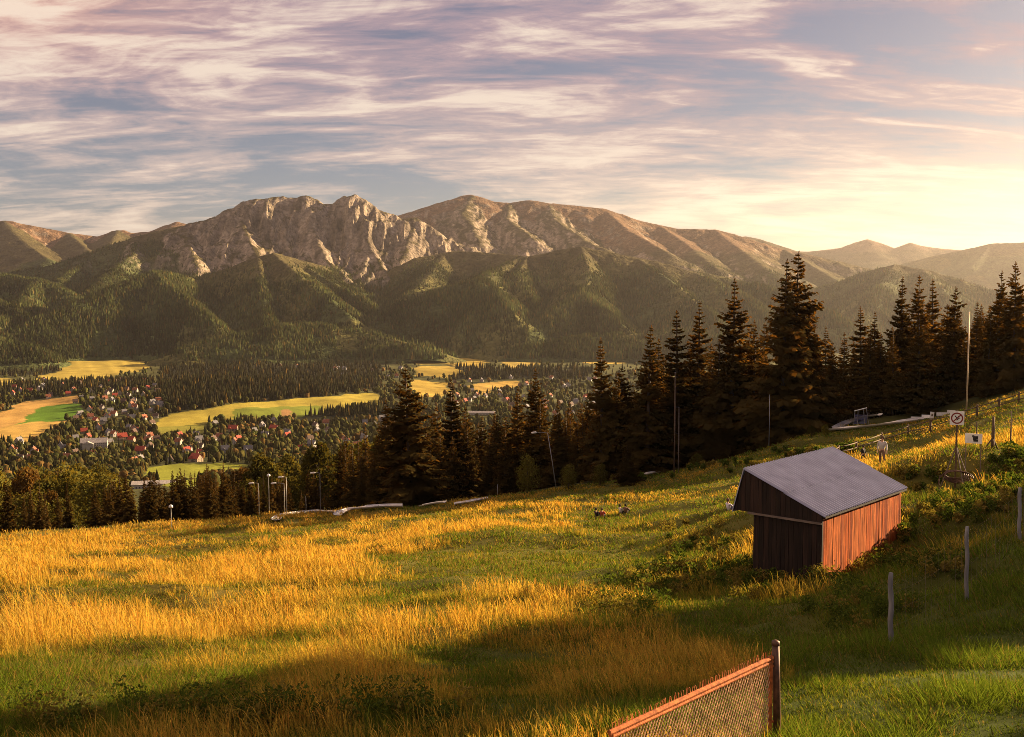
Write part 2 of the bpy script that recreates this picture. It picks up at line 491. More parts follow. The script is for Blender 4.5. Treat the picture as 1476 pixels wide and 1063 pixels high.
def build_ground():
    az = np.radians(np.concatenate([np.arange(-75, -33, 1.2), np.arange(-33, 33, .115), np.arange(33, 96, 1.2)]))
    r = np.concatenate([np.geomspace(5, 300, 270, endpoint=False), np.geomspace(300, 1300, 190, endpoint=False), np.geomspace(1300, 5600, 330)])
    R, A = np.meshgrid(r, az, indexing='ij')
    x = R * np.sin(A); y = R * np.cos(A); z = ground_z(x, y)
    fi, wood, px, py = valley_masks(x, y, z)
    n1 = fbm(x / 60, y / 60, 21, 4); n2 = fbm(x / 6, y / 6, 23, 3)
    c = np.zeros(x.shape + (3,), np.float32)
    # valley: rough green between houses and trees
    c[:] = np.array((.075, .075, .028)) * (.6 + .8 * n1[..., None])
    c[wood] = (.022, .022, .012)
    for i, (poly, fc) in enumerate(FIELDS):
        k = fi == i
        strip = .82 + .36 * vnoise((x * .8 + y * .35) / 17, (x + y) / 900, 60 + i)
        c[k] = (np.array(fc) * (strip * (.75 + .5 * n1))[..., None])[k]
    near = R < 320
    gold, hgt = grass_maps(px, py)
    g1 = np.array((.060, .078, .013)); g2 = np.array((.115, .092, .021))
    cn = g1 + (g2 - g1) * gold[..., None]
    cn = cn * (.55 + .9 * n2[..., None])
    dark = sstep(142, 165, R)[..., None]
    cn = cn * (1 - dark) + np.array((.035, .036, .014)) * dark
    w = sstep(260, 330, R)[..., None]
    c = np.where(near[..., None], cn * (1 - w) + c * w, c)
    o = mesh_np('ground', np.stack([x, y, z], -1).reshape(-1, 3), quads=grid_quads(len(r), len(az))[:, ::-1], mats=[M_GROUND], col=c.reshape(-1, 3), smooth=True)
    tag(o, kind='structure')

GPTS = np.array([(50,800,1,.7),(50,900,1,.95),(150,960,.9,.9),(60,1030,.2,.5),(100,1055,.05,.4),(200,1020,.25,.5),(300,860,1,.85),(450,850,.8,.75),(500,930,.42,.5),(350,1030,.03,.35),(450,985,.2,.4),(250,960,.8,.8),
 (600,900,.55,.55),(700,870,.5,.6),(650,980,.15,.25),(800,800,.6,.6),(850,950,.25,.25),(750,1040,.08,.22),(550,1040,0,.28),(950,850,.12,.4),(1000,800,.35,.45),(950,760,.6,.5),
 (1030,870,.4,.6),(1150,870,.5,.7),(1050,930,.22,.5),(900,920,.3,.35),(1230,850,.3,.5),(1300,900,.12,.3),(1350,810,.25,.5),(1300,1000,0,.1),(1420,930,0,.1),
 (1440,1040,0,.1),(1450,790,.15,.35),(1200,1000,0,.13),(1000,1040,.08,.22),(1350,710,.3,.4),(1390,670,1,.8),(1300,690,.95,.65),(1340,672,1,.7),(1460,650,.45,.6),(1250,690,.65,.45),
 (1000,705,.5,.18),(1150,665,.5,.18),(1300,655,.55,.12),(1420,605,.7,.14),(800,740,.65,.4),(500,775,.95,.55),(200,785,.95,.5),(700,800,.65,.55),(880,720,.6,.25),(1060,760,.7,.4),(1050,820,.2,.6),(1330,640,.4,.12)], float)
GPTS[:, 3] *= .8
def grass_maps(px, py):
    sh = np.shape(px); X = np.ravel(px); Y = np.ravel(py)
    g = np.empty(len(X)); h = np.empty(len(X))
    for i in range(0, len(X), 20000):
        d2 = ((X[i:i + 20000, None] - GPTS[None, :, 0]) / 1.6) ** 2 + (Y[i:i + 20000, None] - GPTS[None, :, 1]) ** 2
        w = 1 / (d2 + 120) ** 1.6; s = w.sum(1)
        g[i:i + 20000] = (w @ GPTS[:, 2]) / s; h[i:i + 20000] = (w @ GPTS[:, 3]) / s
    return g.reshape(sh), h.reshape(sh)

# ridge lines: (photo x, photo y, distance) ; drop s1 per metre for the first d1 metres, then s2
def RG(pts, s1, d1, s2, kind, gully=0.0, r=None):
    return dict(p=[at_r(p[0], p[1], p[2] if len(p) > 2 else r) for p in pts], s1=s1, d1=d1, s2=s2, kind=kind, g=gully)
ROCK, FOR, ALP = 0, 1, 2
RIDGES = [
 RG([(-90,402),(0,394),(60,386),(130,365),(165,352),(200,340),(235,331),(265,325)], .56, 300, .45, FOR, 45, 7450),
 RG([(265,325),(310,312),(325,303),(340,298),(352,291),(365,288),(385,285),(400,284),(425,285),(440,283),(455,287),(466,294),(480,294),(490,287),(497,283),(512,281),(522,285),(533,293),(548,303),(575,313),(588,315),(600,315),(615,322),(628,332),(655,350),(700,366)], 1.12, 470, .42, ROCK, 95, 7400),
 RG([(345,296,7400),(352,330,7080),(372,372,6650),(395,372,6200)], .95, 120, .5, ROCK, 50),
 RG([(440,283,7400),(450,330,7120),(470,375,6750),(500,400,6300)], 1.0, 140, .55, ROCK, 50),
 RG([(512,282,7400),(520,330,7150),(545,375,6850),(560,400,6500)], 1.0, 140, .55, ROCK, 50),
 RG([(600,316,7400),(590,345,7150),(575,380,6800)], .9, 140, .55, ROCK, 40),
 RG([(200,340,7450),(192,365,7000),(160,395,6400),(130,420,6000)], .8, 90, .5, ROCK, 35),
 RG([(265,325,7450),(272,352,7050),(285,385,6500)], .8, 90, .5, ROCK, 35),
 RG([(130,365,7450),(110,388,6900),(70,420,6200)], .7, 60, .5, ROCK, 30),
 # forested hills in front
 RG([(285,402,5900),(330,386,5950),(360,374,6000),(395,365,6000),(440,384,6000),(500,412,6000),(575,442,6000)], .75, 421, .5, FOR, 45),
 RG([(395,365,6000),(470,385,6500)], .64, 421, .5, FOR, 45),
 RG([(285,402,5900),(250,396,5650),(220,393,5500),(150,420,5300),(80,452,5100),(0,484,4950)], .75, 421, .5, FOR, 45),
 RG([(222,394,5500),(245,412,5300),(285,445,5050),(330,482,4800)], .79, 421, .5, FOR, 37),
 RG([(395,366,6000),(425,392,5550),(470,425,5200),(505,458,4950),(520,482,4800)], .81, 421, .5, FOR, 37),
 RG([(372,372,5950),(378,400,5550),(382,435,5200),(388,470,4900)], .83, 421, .5, FOR, 33),
 RG([(440,384,6000),(475,405,5800),(520,430,5500),(555,460,5200)], .81, 421, .5, FOR, 33),
 RG([(-90,392,6300),(0,397,6350),(60,405,6200),(110,430,5700),(140,458,5300)], .68, 421, .5, FOR, 45),
 RG([(-40,425,5700),(10,440,5400),(60,470,5000)], .68, 421, .5, FOR, 37),
 RG([(60,405,6200),(30,440,5500),(-10,470,5000)], .68, 421, .5, FOR, 37),
 RG([(600,372,6700),(655,362,6800),(720,366,6700),(760,370,6400)], .64, 421, .5, FOR, 45),
 RG([(640,366,6800),(620,395,6200),(585,430,5700),(560,470,5100)], .64, 421, .5, FOR, 37),
 RG([(490,492,4850),(560,456,5050),(620,425,5200),(662,409,5260),(690,406,5260),(715,420,5050),(740,455,4800)], .73, 421, .5, FOR, 33),
 RG([(690,406,5260),(715,388,5700),(745,374,6000)], .64, 421, .5, FOR, 33),
 RG([(690,395,6100),(745,374,6050),(800,362,6050),(838,355,6050),(880,364,6050),(950,378,6050),(1000,392,6050),(1060,402,6050),(1110,415,5950),(1200,452,5700)], .73, 421, .5, FOR, 45),
 RG([(760,370,6050),(745,395,5600),(768,430,5200),(790,470,4850)], .79, 421, .5, FOR, 33),
 RG([(838,356,6050),(850,390,5600),(838,425,5150),(870,450,4950),(915,482,4700)], .79, 421, .5, FOR, 33),
 RG([(838,425,5150),(800,445,4950),(770,478,4750)], .79, 421, .5, FOR, 30),
 RG([(920,372,6050),(975,412,5500),(1020,450,5050),(1050,480,4800)], .75, 421, .5, FOR, 33),
 RG([(1000,392,6050),(1075,428,5550),(1130,478,5000)], .73, 421, .5, FOR, 33),
 RG([(1100,448,7000),(1150,428,7300),(1200,410,7500),(1240,394,7500),(1290,381,7500),(1340,390,7500),(1380,402,7500),(1420,415,7500),(1500,438,7400),(1600,450,7400)], .64, 421, .5, FOR, 45),
 RG([(1290,381,7500),(1262,420,6800),(1235,465,6200)], .68, 421, .5, FOR, 37),
 RG([(1330,388,7500),(1370,430,6700),(1400,470,6100)], .64, 421, .5, FOR, 37),
 RG([(275,501,4560),(335,486,4650),(400,473,4700),(460,470,4750),(530,481,4700),(610,499,4480)], .5, 420, .5, FOR, 25),
 RG([(-90,500,4560),(-30,490,4700),(40,500,4600)], .5, 420, .5, FOR, 25),
 RG([(760,500,4480),(850,486,4600),(960,478,4700),(1060,486,4600)], .5, 420, .5, FOR, 25),
 # the high alpine massif behind
 RG([(530,320),(575,311),(610,300),(632,293),(650,288),(668,282),(680,281),(695,285),(712,291),(735,293),(752,290),(765,289),(778,291),(790,293),(810,295),(830,297),(870,301),(895,309),(920,318),(975,330),(1030,331),(1055,337),(1080,345),(1130,360),(1200,375),(1255,388),(1330,410),(1420,430)], .5, 250, .55, ALP, 60, 10000),
 RG([(680,281,10000),(668,308,9300),(690,345,8500)], .6, 200, .5, ROCK, 30),
 RG([(735,293,10000),(730,315,9350),(770,345,8500)], .62, 200, .5, ROCK, 30),
 RG([(790,293,10000),(800,318,9300),(848,350,8500),(885,366,7800)], .62, 200, .5, ROCK, 30),
 RG([(870,301,10000),(905,332,9100),(965,366,8000)], .55, 300, .5, ALP, 50),
 RG([(950,325,10000),(990,352,9100),(1030,385,8000)], .5, 300, .5, ALP, 45),
 RG([(1030,331,10000),(1065,358,9100),(1110,392,8000)], .5, 300, .5, ALP, 45),
 RG([(1130,360,10000),(1185,392,9000),(1240,425,8000)], .5, 300, .5, FOR, 45),
 # left background range
 RG([(-90,338),(-40,326),(-15,322),(5,318),(18,319),(32,323),(60,328),(100,336),(140,341),(165,333),(178,332),(190,336),(215,334),(240,325),(255,320),(264,322),(300,331)], .5, 300, .45, ALP, 60, 10800),
 RG([(5,318,10800),(30,345,9900),(70,375,8900)], .5, 300, .45, FOR, 50),
 RG([(100,336,10800),(120,355,9900),(140,372,9000)], .5, 300, .45, FOR, 50),
 RG([(170,332,10800),(160,352,9800)], .5, 300, .45, FOR, 50),
]
FAR_RIDGES = [
 RG([(1230,400),(1280,386),(1310,378),(1350,368),(1390,360),(1430,351),(1455,350),(1476,349),(1560,343),(1640,352)], .5, 400, .4, FOR, 40, 13500),
 RG([(1430,351,13500),(1400,385,12600)], .5, 400, .4, FOR, 40),
 RG([(1040,345),(1075,341),(1095,345),(1120,353),(1160,366)], .5, 400, .4, ALP, 40, 14500),
 RG([(1080,366),(1130,362),(1165,363),(1210,358),(1232,350),(1250,345),(1268,350),(1290,358),(1312,350),(1330,355),(1360,359),(1400,362),(1480,366),(1600,372)], .5, 400, .4, ALP, 40, 18000),
]
def ridge_height(x, y, ridges, warp=1.0):
    wx = (fbm(x / 700, y / 700, 71, 3) - .5) * 150 * warp; wy = (fbm(x / 700, y / 700, 77, 3) - .5) * 150 * warp
    X = x + wx; Y = y + wy
    H = np.full(x.shape, -1e4); K = np.full(x.shape, FOR)
    gr = ridged(x / 170, y / 520, 91, 4) - .55
    gr2 = ridged(x / 60, y / 200, 95, 3) - .5
    gf = ridged(x / 420 + .2 * wx / 100, y / 420, 99, 4) - .55
    for R in ridges:
        best = np.full(x.shape, -1e4)
        for a, b in zip(R['p'][:-1], R['p'][1:]):
            ab = b[:2] - a[:2]; L2 = float(ab @ ab)
            # warp less close to the crest so that the skyline keeps its line
            d0 = np.hypot(x - a[0] - np.clip(((x - a[0]) * ab[0] + (y - a[1]) * ab[1]) / L2, 0, 1) * ab[0], y - a[1] - np.clip(((x - a[0]) * ab[0] + (y - a[1]) * ab[1]) / L2, 0, 1) * ab[1])
            k = np.clip(d0 / 400, 0, 1)
            xx = x + wx * k; yy = y + wy * k
            t = np.clip(((xx - a[0]) * ab[0] + (yy - a[1]) * ab[1]) / L2, 0, 1)
            d = np.hypot(xx - a[0] - t * ab[0], yy - a[1] - t * ab[1])
            d = np.sqrt(d * d + 18 ** 2) - 18 
            h = a[2] + t * (b[2] - a[2]) - R['s1'] * np.minimum(d, R['d1']) - R['s2'] * np.maximum(d - R['d1'], 0)
            best = np.maximum(best, h)
            if 'dm' not in locals() or dm is None: dm = d
            else: dm = np.minimum(dm, d)
        amp = np.clip(dm / 160, 0, 1); dm = None
        if R['kind'] == ROCK: best = best + R['g'] * amp * (gr * 2.3 + gr2 * 1.5)
        else: best = best + R['g'] * amp * gf * 1.6
        m = best > H
        H = np.where(m, best, H); K = np.where(m, R['kind'], K)
    return H, K

def build_mountains(name, ridges, az0, az1, daz, r0, r1, nr, forest_top, mat):
    az = np.radians(np.arange(az0, az1, daz)); r = np.geomspace(r0, r1, nr)
    R, A = np.meshgrid(r, az, indexing='ij'); x = R * np.sin(A); y = R * np.cos(A)
    H, K = ridge_height(x, y, ridges)
    H = np.maximum(H, -296 - 10 * fbm(x / 300, y / 300, 5, 2))
    rough = (fbm(x / 45, y / 45, 31, 3) - .5)
    H = H + rough * np.where(K == ROCK, 24, 9) * sstep(-280, -200, H)
    gz = np.gradient(H, axis=0) / np.gradient(R, axis=0); ga = np.gradient(H, axis=1) / (R * np.gradient(A, axis=1))
    slope = np.hypot(gz, ga)
    n1 = fbm(x / 260, y / 260, 51, 5); n2 = fbm(x / 50, y / 90, 55, 4); n3 = ridged(x / 40, H / 120, 57, 4)
    forest_top = forest_top + 190 * (1 - sstep(-.33, -.275, A)) * (R < 9000)
    forest = np.array((.055, .066, .025)) * (.4 + 1.2 * n1[..., None])
    clear = np.array((.12, .105, .035))
    c = forest + (clear - forest) * (sstep(.56, .66, fbm(x / 330, y / 330, 83, 4)) * .65)[..., None]
    alp = np.array((.15, .092, .056)) * (.65 + .7 * n2[..., None])
    rock = np.array((.27, .215, .165)) * (.16 + 1.15 * n3[..., None] ** 1.3) 
    shrub = np.array((.075, .062, .028)) * (.6 + .8 * n2[..., None])
    hi = sstep(forest_top - 90, forest_top + 90, H + (n1 - .5) * 260)
    c = c * (1 - hi[..., None]) + shrub * hi[..., None]
    al = sstep(forest_top + 150, forest_top + 330, H + (n1 - .5) * 200) * (K == ALP)
    c = c * (1 - al[..., None]) + alp * al[..., None]
    rk = sstep(.62, .95, slope + (n2 - .5) * .7 + (K == ROCK) * .12 - (K == FOR) * .5) * sstep(forest_top - 190, forest_top + 60, H + (n1 - .5) * 320)
    c = c * (1 - rk[..., None]) + rock * rk[..., None]
    o = mesh_np(name, np.stack([x, y, H], -1).reshape(-1, 3), quads=grid_quads(len(r), len(az))[:, ::-1], mats=[mat], col=c.reshape(-1, 3), smooth=False)
    tag(o, kind='structure')
    treed = (1 - hi) * (1 - rk) * (H > -262)
    return dict(r=r, az=az, H=H, tree=treed)

M_GROUND = attr_mat('meadow_soil', .35, .75, 1.25, .03, .85, 1.15)
M_MOUNT = attr_mat('mountain_rock_and_scrub', .012, .7, 1.3, .05, .55, 1.45, bump=.9, bdist=14)
build_ground()
MT = build_mountains('mountains', RIDGES, -36, 36, .068, 4350, 12200, 520, 130, M_MOUNT)
FT = build_mountains('far_mountains', FAR_RIDGES, 6, 40, .12, 11800, 21500, 150, 500, M_MOUNT)
#@@VEG
# ------------------------------------------------------------------ grass
M_GRASS = leaf_mat('grass_blades', attr=True, trans=.45, tint=(1.25, 1.05, .6))
M_WEED = leaf_mat('weed_leaves', attr=True, trans=.35, tint=(1.1, 1.2, .5))
M_SPRUCE = leaf_mat('spruce_needles', (.068, .049, .016), trans=.48, tint=(2.4, 1.35, .4), vary=.35)
M_BROAD = leaf_mat('broad_leaves', (.085, .080, .018), trans=.4, tint=(1.5, 1.1, .5), vary=.45)
M_GOLDLEAF = leaf_mat('turning_leaves', (.10, .062, .018), trans=.4, tint=(1.4, 1.0, .5), vary=.35)
M_FAR = leaf_mat('far_tree_leaves', attr=True, trans=.3, tint=(1.3, 1.1, .6))
M_BARK = simple_mat('bark', (.07, .045, .028), nscale=3, lo=.6, hi=1.4, stretch=(1, 1, .2), bump=.4)

def clear_of_shed(x, y):
    lx = (x - SHED_A[0]) * SHED_U[0] + (y - SHED_A[1]) * SHED_U[1]
    ly = (x - SHED_A[0]) * SHED_V[0] + (y - SHED_A[1]) * SHED_V[1]
    return ~((lx > -.1) & (lx < SHED_L + .1) & (ly > -.1) & (ly < SHED_W + .1))

def build_grass():
    NT = 50000
    az = np.radians(rng.uniform(-37, 37, NT))
    u = rng.random(NT); k = .62
    r = (10.5 ** k + u * (150 ** k - 10.5 ** k)) ** (1 / k)
    x = r * np.sin(az); y = r * np.cos(az); z = ground_z(x, y)
    px, py = proj(x, y, z)
    gold, hgt = grass_maps(px, py)
    patch = fbm(x / 3.2, y / 3.2, 201, 3); patch2 = fbm(x / 11, y / 11, 205, 3); patch3 = fbm(x / 1.1, y / 1.1, 209, 2)
    gold = np.clip(gold + (patch - .5) * 2.2 + (patch2 - .5) * 2.2 - .16, 0, 1) * (gold > .03)
    hgt = hgt * np.clip(.85 + 3.6 * (patch - .5) + 2.4 * (patch2 - .5) + .8 * (patch3 - .5), .18, 1.7)
    bare = (patch2 < .40) & (rng.random(NT) < .6) & (gold > .1)     # trodden hollows between the tufts
    hgt[bare] *= .4; gold[bare] *= .4
    keep = clear_of_shed(x, y) & (r < 147 + 8 * patch)
    x, y, z, r, gold, hgt, patch = [q[keep] for q in (x, y, z, r, gold, hgt, patch)]
    nb = 15; n = len(x)
    ids = np.repeat(np.arange(n), nb); m = len(ids)
    spread = np.maximum(.10, .0022 * r[ids]) * (1 + .8 * rng.random(m))
    th = rng.uniform(0, 2 * PI, m); rad = np.sqrt(rng.random(m)) * spread * 1.5
    bx = x[ids] + np.cos(th) * rad; by = y[ids] + np.sin(th) * rad
    bz = z[ids] - .03 - .25 * np.maximum(0, rad - .1) * .3
    stalk = rng.random(m) < (.12 + .5 * gold[ids])
    h = hgt[ids] * (.45 + .75 * rng.random(m)) * np.where(stalk, 1.25, .85)
    w = np.maximum(.011, .00050 * r[ids]) * (.7 + .8 * rng.random(m))
    lean = np.stack([np.cos(th), np.sin(th)], 1) * (.16 + .35 * rng.random(m))[:, None] + np.array([-.22, -.05]) * (.4 + rng.random(m))[:, None]
    ph = rng.uniform(0, PI, m); sx = np.cos(ph); sy = np.sin(ph) * .7
    def P(f, bend, ww, s):
        return np.stack([bx + lean[:, 0] * h * bend + s * sx * ww, by + lean[:, 1] * h * bend + s * sy * ww, bz + h * f * (1 - .12 * bend)], 1)
    midf = np.where(stalk, .78, .55); w0 = np.where(stalk, w * .35, w * .9); w1 = np.where(stalk, w * .85, w * .7)
    V = np.stack([P(0, 0, w0, -.5), P(0, 0, w0, .5), P(midf, midf ** 1.8, w1, .5), P(midf, midf ** 1.8, w1, -.5), P(1, 1.0, 0, 0)], 1)
    b = np.arange(m)[:, None] * 5
    quads = b + np.array([0, 1, 2, 3]); tris = b + np.array([3, 2, 4])
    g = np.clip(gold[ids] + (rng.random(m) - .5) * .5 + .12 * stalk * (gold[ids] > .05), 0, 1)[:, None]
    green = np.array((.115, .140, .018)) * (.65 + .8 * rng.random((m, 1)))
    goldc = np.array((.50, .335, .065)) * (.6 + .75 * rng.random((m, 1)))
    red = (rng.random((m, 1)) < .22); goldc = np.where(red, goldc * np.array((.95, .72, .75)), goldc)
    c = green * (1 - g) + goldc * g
    C = np.repeat(c, 5, 0).reshape(m, 5, 3); C[:, :2] *= np.array((.75, .95, .8)) 
    o = mesh_np('meadow_grass', V.reshape(-1, 3), tris=tris, quads=quads, mats=[M_GRASS], col=C.reshape(-1, 3))
    tag(o, 'golden and green grass growing over the sloping meadow', 'grass', kind='stuff')

def build_turf():
    NT = 66000
    az = np.radians(rng.uniform(-37, 37, NT)); u = rng.random(NT); k = .3
    r = (8.8 ** k + u * (150 ** k - 8.8 ** k)) ** (1 / k)
    x = r * np.sin(az); y = r * np.cos(az); z = ground_z(x, y); px, py = proj(x, y, z)
    gold, hgt = grass_maps(px, py); patch = fbm(x / 1.7, y / 1.7, 301, 3)
    keep = clear_of_shed(x, y) & (gold < .98)
    x, y, z, r, patch, gold = [q[keep] for q in (x, y, z, r, patch, gold)]
    nb = 16; ids = np.repeat(np.arange(len(x)), nb); m = len(ids)
    th = rng.uniform(0, 2 * PI, m); rad = np.sqrt(rng.random(m)) * (.05 + .0085 * r[ids])
    bx = x[ids] + np.cos(th) * rad; by = y[ids] + np.sin(th) * rad; bz = z[ids] - .02
    h = (.05 + .24 * np.clip((patch[ids] - .35) * 2.6, 0, 1.4)) * rng.uniform(.5, 1.3, m); w = np.maximum(.009, .00042 * r[ids]) * rng.uniform(.7, 1.5, m)
    lx = np.cos(th) * h * rng.uniform(.3, 1.1, m) ; ly = np.sin(th) * h * rng.uniform(.3, 1.1, m); ph = rng.uniform(0, PI, m)
    wx = np.cos(ph) * w; wy = np.sin(ph) * w * .7
    V = np.stack([np.stack([bx - wx, by - wy, bz], 1), np.stack([bx + wx, by + wy, bz], 1), np.stack([bx + lx, by + ly, bz + h], 1)], 1)
    c = np.array((.085, .13, .015)) * rng.uniform(.55, 1.45, (m, 1)) * (.55 + .9 * patch[ids][:, None])
    dry = rng.random(m) < .08 + .45 * gold[ids]; c[dry] = np.array((.22, .17, .05)) * rng.uniform(.7, 1.2, (dry.sum(), 1))
    o = mesh_np('short_grass', V.reshape(-1, 3), tris=np.arange(m * 3).reshape(-1, 3), mats=[M_GRASS], col=np.repeat(c, 3, 0))
    tag(o, 'short grazed green grass of the pasture', 'grass', kind='stuff')

WEEDZ = [(1030,800,60,28,50),(940,855,60,22,45),(1085,835,35,18,40),(985,835,50,22,60),(345,1040,120,18,60),(120,1050,90,10,14),(1260,812,45,12,40),(1190,838,25,10,20),
 (1425,712,55,14,30),(1350,745,50,16,26),(1400,735,50,14,20),(1330,690,40,9,10),(1455,665,35,14,14),(560,1030,120,18,20),(880,880,60,16,24),(1110,850,30,10,20),(1290,775,25,8,20),(1240,880,60,30,30),
 (880,690,60,5,60),(1010,672,80,6,60),(1150,655,50,6,40),(1215,650,18,4,20),(1340,820,60,20,30)]
def build_weeds():
    Vs, Cs = [], []
    for (cx, cy, sx, sy, n) in WEEDZ:
        for i in range(n):
            px = cx + rng.normal() * sx * .6; py = cy + rng.normal() * sy * .6
            if py < 660 and px < 1200: py = max(py, cy - 3)
            a, t = azT(px, py)
            p = hit(px, py)
            if not clear_of_shed(p[0], p[1]): continue
            r = math.hypot(p[0], p[1])
            if r > 170: continue
            H = rng.uniform(.25, .75) * (1.25 if r > 60 else 1); R = H * .5
            nl = 110
            q = rng.normal(size=(nl, 3)); q /= np.linalg.norm(q, axis=1)[:, None]
            q *= (rng.random((nl, 1)) ** .4)
            c = np.array([p[0], p[1], p[2] + H * .52]) + q * np.array([R, R, H * .52])
            s = rng.uniform(.022, .055, nl) * max(1, r / 26)
            d1 = rng.normal(size=(nl, 3)); d1 /= np.linalg.norm(d1, axis=1)[:, None]
            d2 = np.cross(d1, rng.normal(size=(nl, 3))); d2 /= np.linalg.norm(d2, axis=1)[:, None]
            d1 = d1 * s[:, None]; d2 = d2 * (s * .5)[:, None]
            Vs.append(np.stack([c - d1, c + d2, c + d1, c - d2], 1))
            base = np.array((.070, .090, .017)) if rng.random() > .4 else np.array((.19, .14, .035))
            Cs.append(np.repeat((base * rng.uniform(.6, 1.4, (nl, 1)))[:, None], 4, 1))
    V = np.concatenate(Vs); C = np.concatenate(Cs)
    o = mesh_np('undergrowth', V.reshape(-1, 3), quads=np.arange(len(V) * 4).reshape(-1, 4), mats=[M_WEED], col=C.reshape(-1, 3))
    tag(o, 'leafy green weeds and nettles among the grass', 'weeds', kind='stuff')

# ------------------------------------------------------------------ trees
def cards(c, d1, d2):
    return np.stack([c - d2 * .35, c + d1 * .55 - d2, c + d1, c + d1 * .55 + d2], 1)

def spruce_meshes(seed, R, ragged=1.0, top_bare=.0, low=.04, spread=.9):
    """a spruce one unit tall: tapered trunk, and a crown of whorls of drooping fronds"""
    g = np.random.default_rng(seed); C, A, B = [], [], []
    NW = 46
    for k in range(NW):
        t = low + (1 - low) * (k + g.uniform(-.3, .3)) / NW
        if t > .99: continue
        L0 = R * ((1 - t) ** spread * .97 + .012) * (1 if t > .16 else .55 + 2.8 * t)
        for b in range(g.integers(7, 11) if t < .85 else 5):
            if g.random() < .10 * ragged: continue
            th = g.uniform(0, 2 * PI); L = L0 * g.uniform(1 - .45 * ragged, 1 + .22 * ragged) * (1 + .22 * math.sin(th * 2 + k * .7) * math.sin(k * .9 + seed))
            droop = g.uniform(.12, .38) * (1 - .6 * t); up = .55 * t - .05
            nt = max(5, int(26 * L / R ** .9 * .55) + 5)
            s = (np.arange(nt) + g.random(nt)) / nt; s = .12 + .88 * s
            d = np.array([math.cos(th), math.sin(th)])
            zz = t + L * (up * s - droop * (s ** 1.6) + .10 * s ** 4)
            base = np.stack([d[0] * L * s, d[1] * L * s, zz], 1)
            for side in (-1, 1):
                ang = th + side * g.uniform(.35, 1.05, nt)
                l = (L * .30 * (1.15 - .75 * s) + .006) * g.uniform(.6, 1.3, nt)
                v = np.stack([np.cos(ang) * l, np.sin(ang) * l, -l * g.uniform(.15, .9, nt)], 1)
                wv = np.stack([-np.sin(ang), np.cos(ang), g.uniform(-.6, .6, nt)], 1) * (l * .36 + .0026)[:, None]
                C.append(base); A.append(v); B.append(wv)
            # the tip of the frond
            C.append(base[-1:]); A.append(np.array([[d[0] * .10 * L, d[1] * .10 * L, .02 * L]])); B.append(np.array([[-d[1], d[0], 0]]) * .008)
    for q in range(10):
        a = g.uniform(0, 2 * PI); C.append(np.array([[0, 0, .955 + .004 * q]])); A.append(np.array([[math.cos(a) * .008, math.sin(a) * .008, .012]])); B.append(np.array([[-math.sin(a), math.cos(a), 0]]) * .003)
    V = cards(np.concatenate(C), np.concatenate(A), np.concatenate(B))
    crown = mesh_np('crown', V.reshape(-1, 3), quads=np.arange(len(V) * 4).reshape(-1, 4), mats=[M_SPRUCE], link=False)
    mb = MB(); mb.tube([(0, 0, -.03), (.001, 0, .3), (0, .001, .7), (0, 0, 1.0)], [.0145, .011, .006, .0012], 7)
    trunk = mb.build('trunk', M_BARK, smooth=True, link=False)
    return trunk, crown

def broad_meshes(seed, mat, wide=.3, nl=11, n=2600, base=.22):
    g = np.random.default_rng(seed); C = []; mb = MB()
    mb.tube([(0, 0, -.03), (.01, 0, .2), (0, .01, .5), (.01, .01, .8)], [.03, .022, .014, .004], 7)
    for i in range(nl):
        t = (i + .5) / nl; th = i * 2.4 + g.uniform(-.5, .5)
        zz = base + .12 + (.78 - base) * t
        rr = wide * math.sin(PI * (.18 + .75 * t)) * g.uniform(.45, .85)
        cc = np.array([math.cos(th) * rr, math.sin(th) * rr, zz]); sr = wide * g.uniform(.38, .6) * (1.1 - .4 * t)
        q = g.normal(size=(n // nl, 3)); q /= np.linalg.norm(q, axis=1)[:, None]
        q *= (.55 + .5 * g.random((len(q), 1)) ** .5)
        q += .25 * g.normal(size=q.shape) * (g.random((len(q), 1)) < .25)
        C.append(cc + q * sr * np.array([1, 1, .95]))
        mb.tube([(0, 0, zz - .2 if zz > .4 else .2), cc * .6 + np.array([0, 0, .35 * (zz - .15)]), cc], [.008, .006, .002], 5)
    C = np.concatenate(C); m = len(C)
    d1 = g.normal(size=(m, 3)); d1 /= np.linalg.norm(d1, axis=1)[:, None]
    d2 = np.cross(d1, g.normal(size=(m, 3))); d2 /= np.linalg.norm(d2, axis=1)[:, None]
    s = g.uniform(.014, .030, m)[:, None]
    V = np.stack([C - d1 * s, C + d2 * s * .7, C + d1 * s, C - d2 * s * .7], 1)
    crown = mesh_np('crown', V.reshape(-1, 3), quads=np.arange(m * 4).reshape(-1, 4), mats=[mat], link=False)
    return mb.build('trunk', M_BARK, smooth=True, link=False), crown

SPR = [spruce_meshes(11, .17), spruce_meshes(12, .20, 1.2), spruce_meshes(13, .145, .9), spruce_meshes(14, .215, 1.4, spread=.75), spruce_meshes(15, .16, 1.5, low=.12), spruce_meshes(16, .30, 1.1, low=.01), spruce_meshes(17, .18, 1.7, low=.10, spread=.8), spruce_meshes(18, .155, 1.3, spread=1.05), spruce_meshes(19, .19, 1.1, spread=.7)]
BRO = [broad_meshes(21, M_BROAD, .30), broad_meshes(22, M_BROAD, .24, 13), broad_meshes(23, M_GOLDLEAF, .26), broad_meshes(24, M_BROAD, .38, 12, base=.1)]

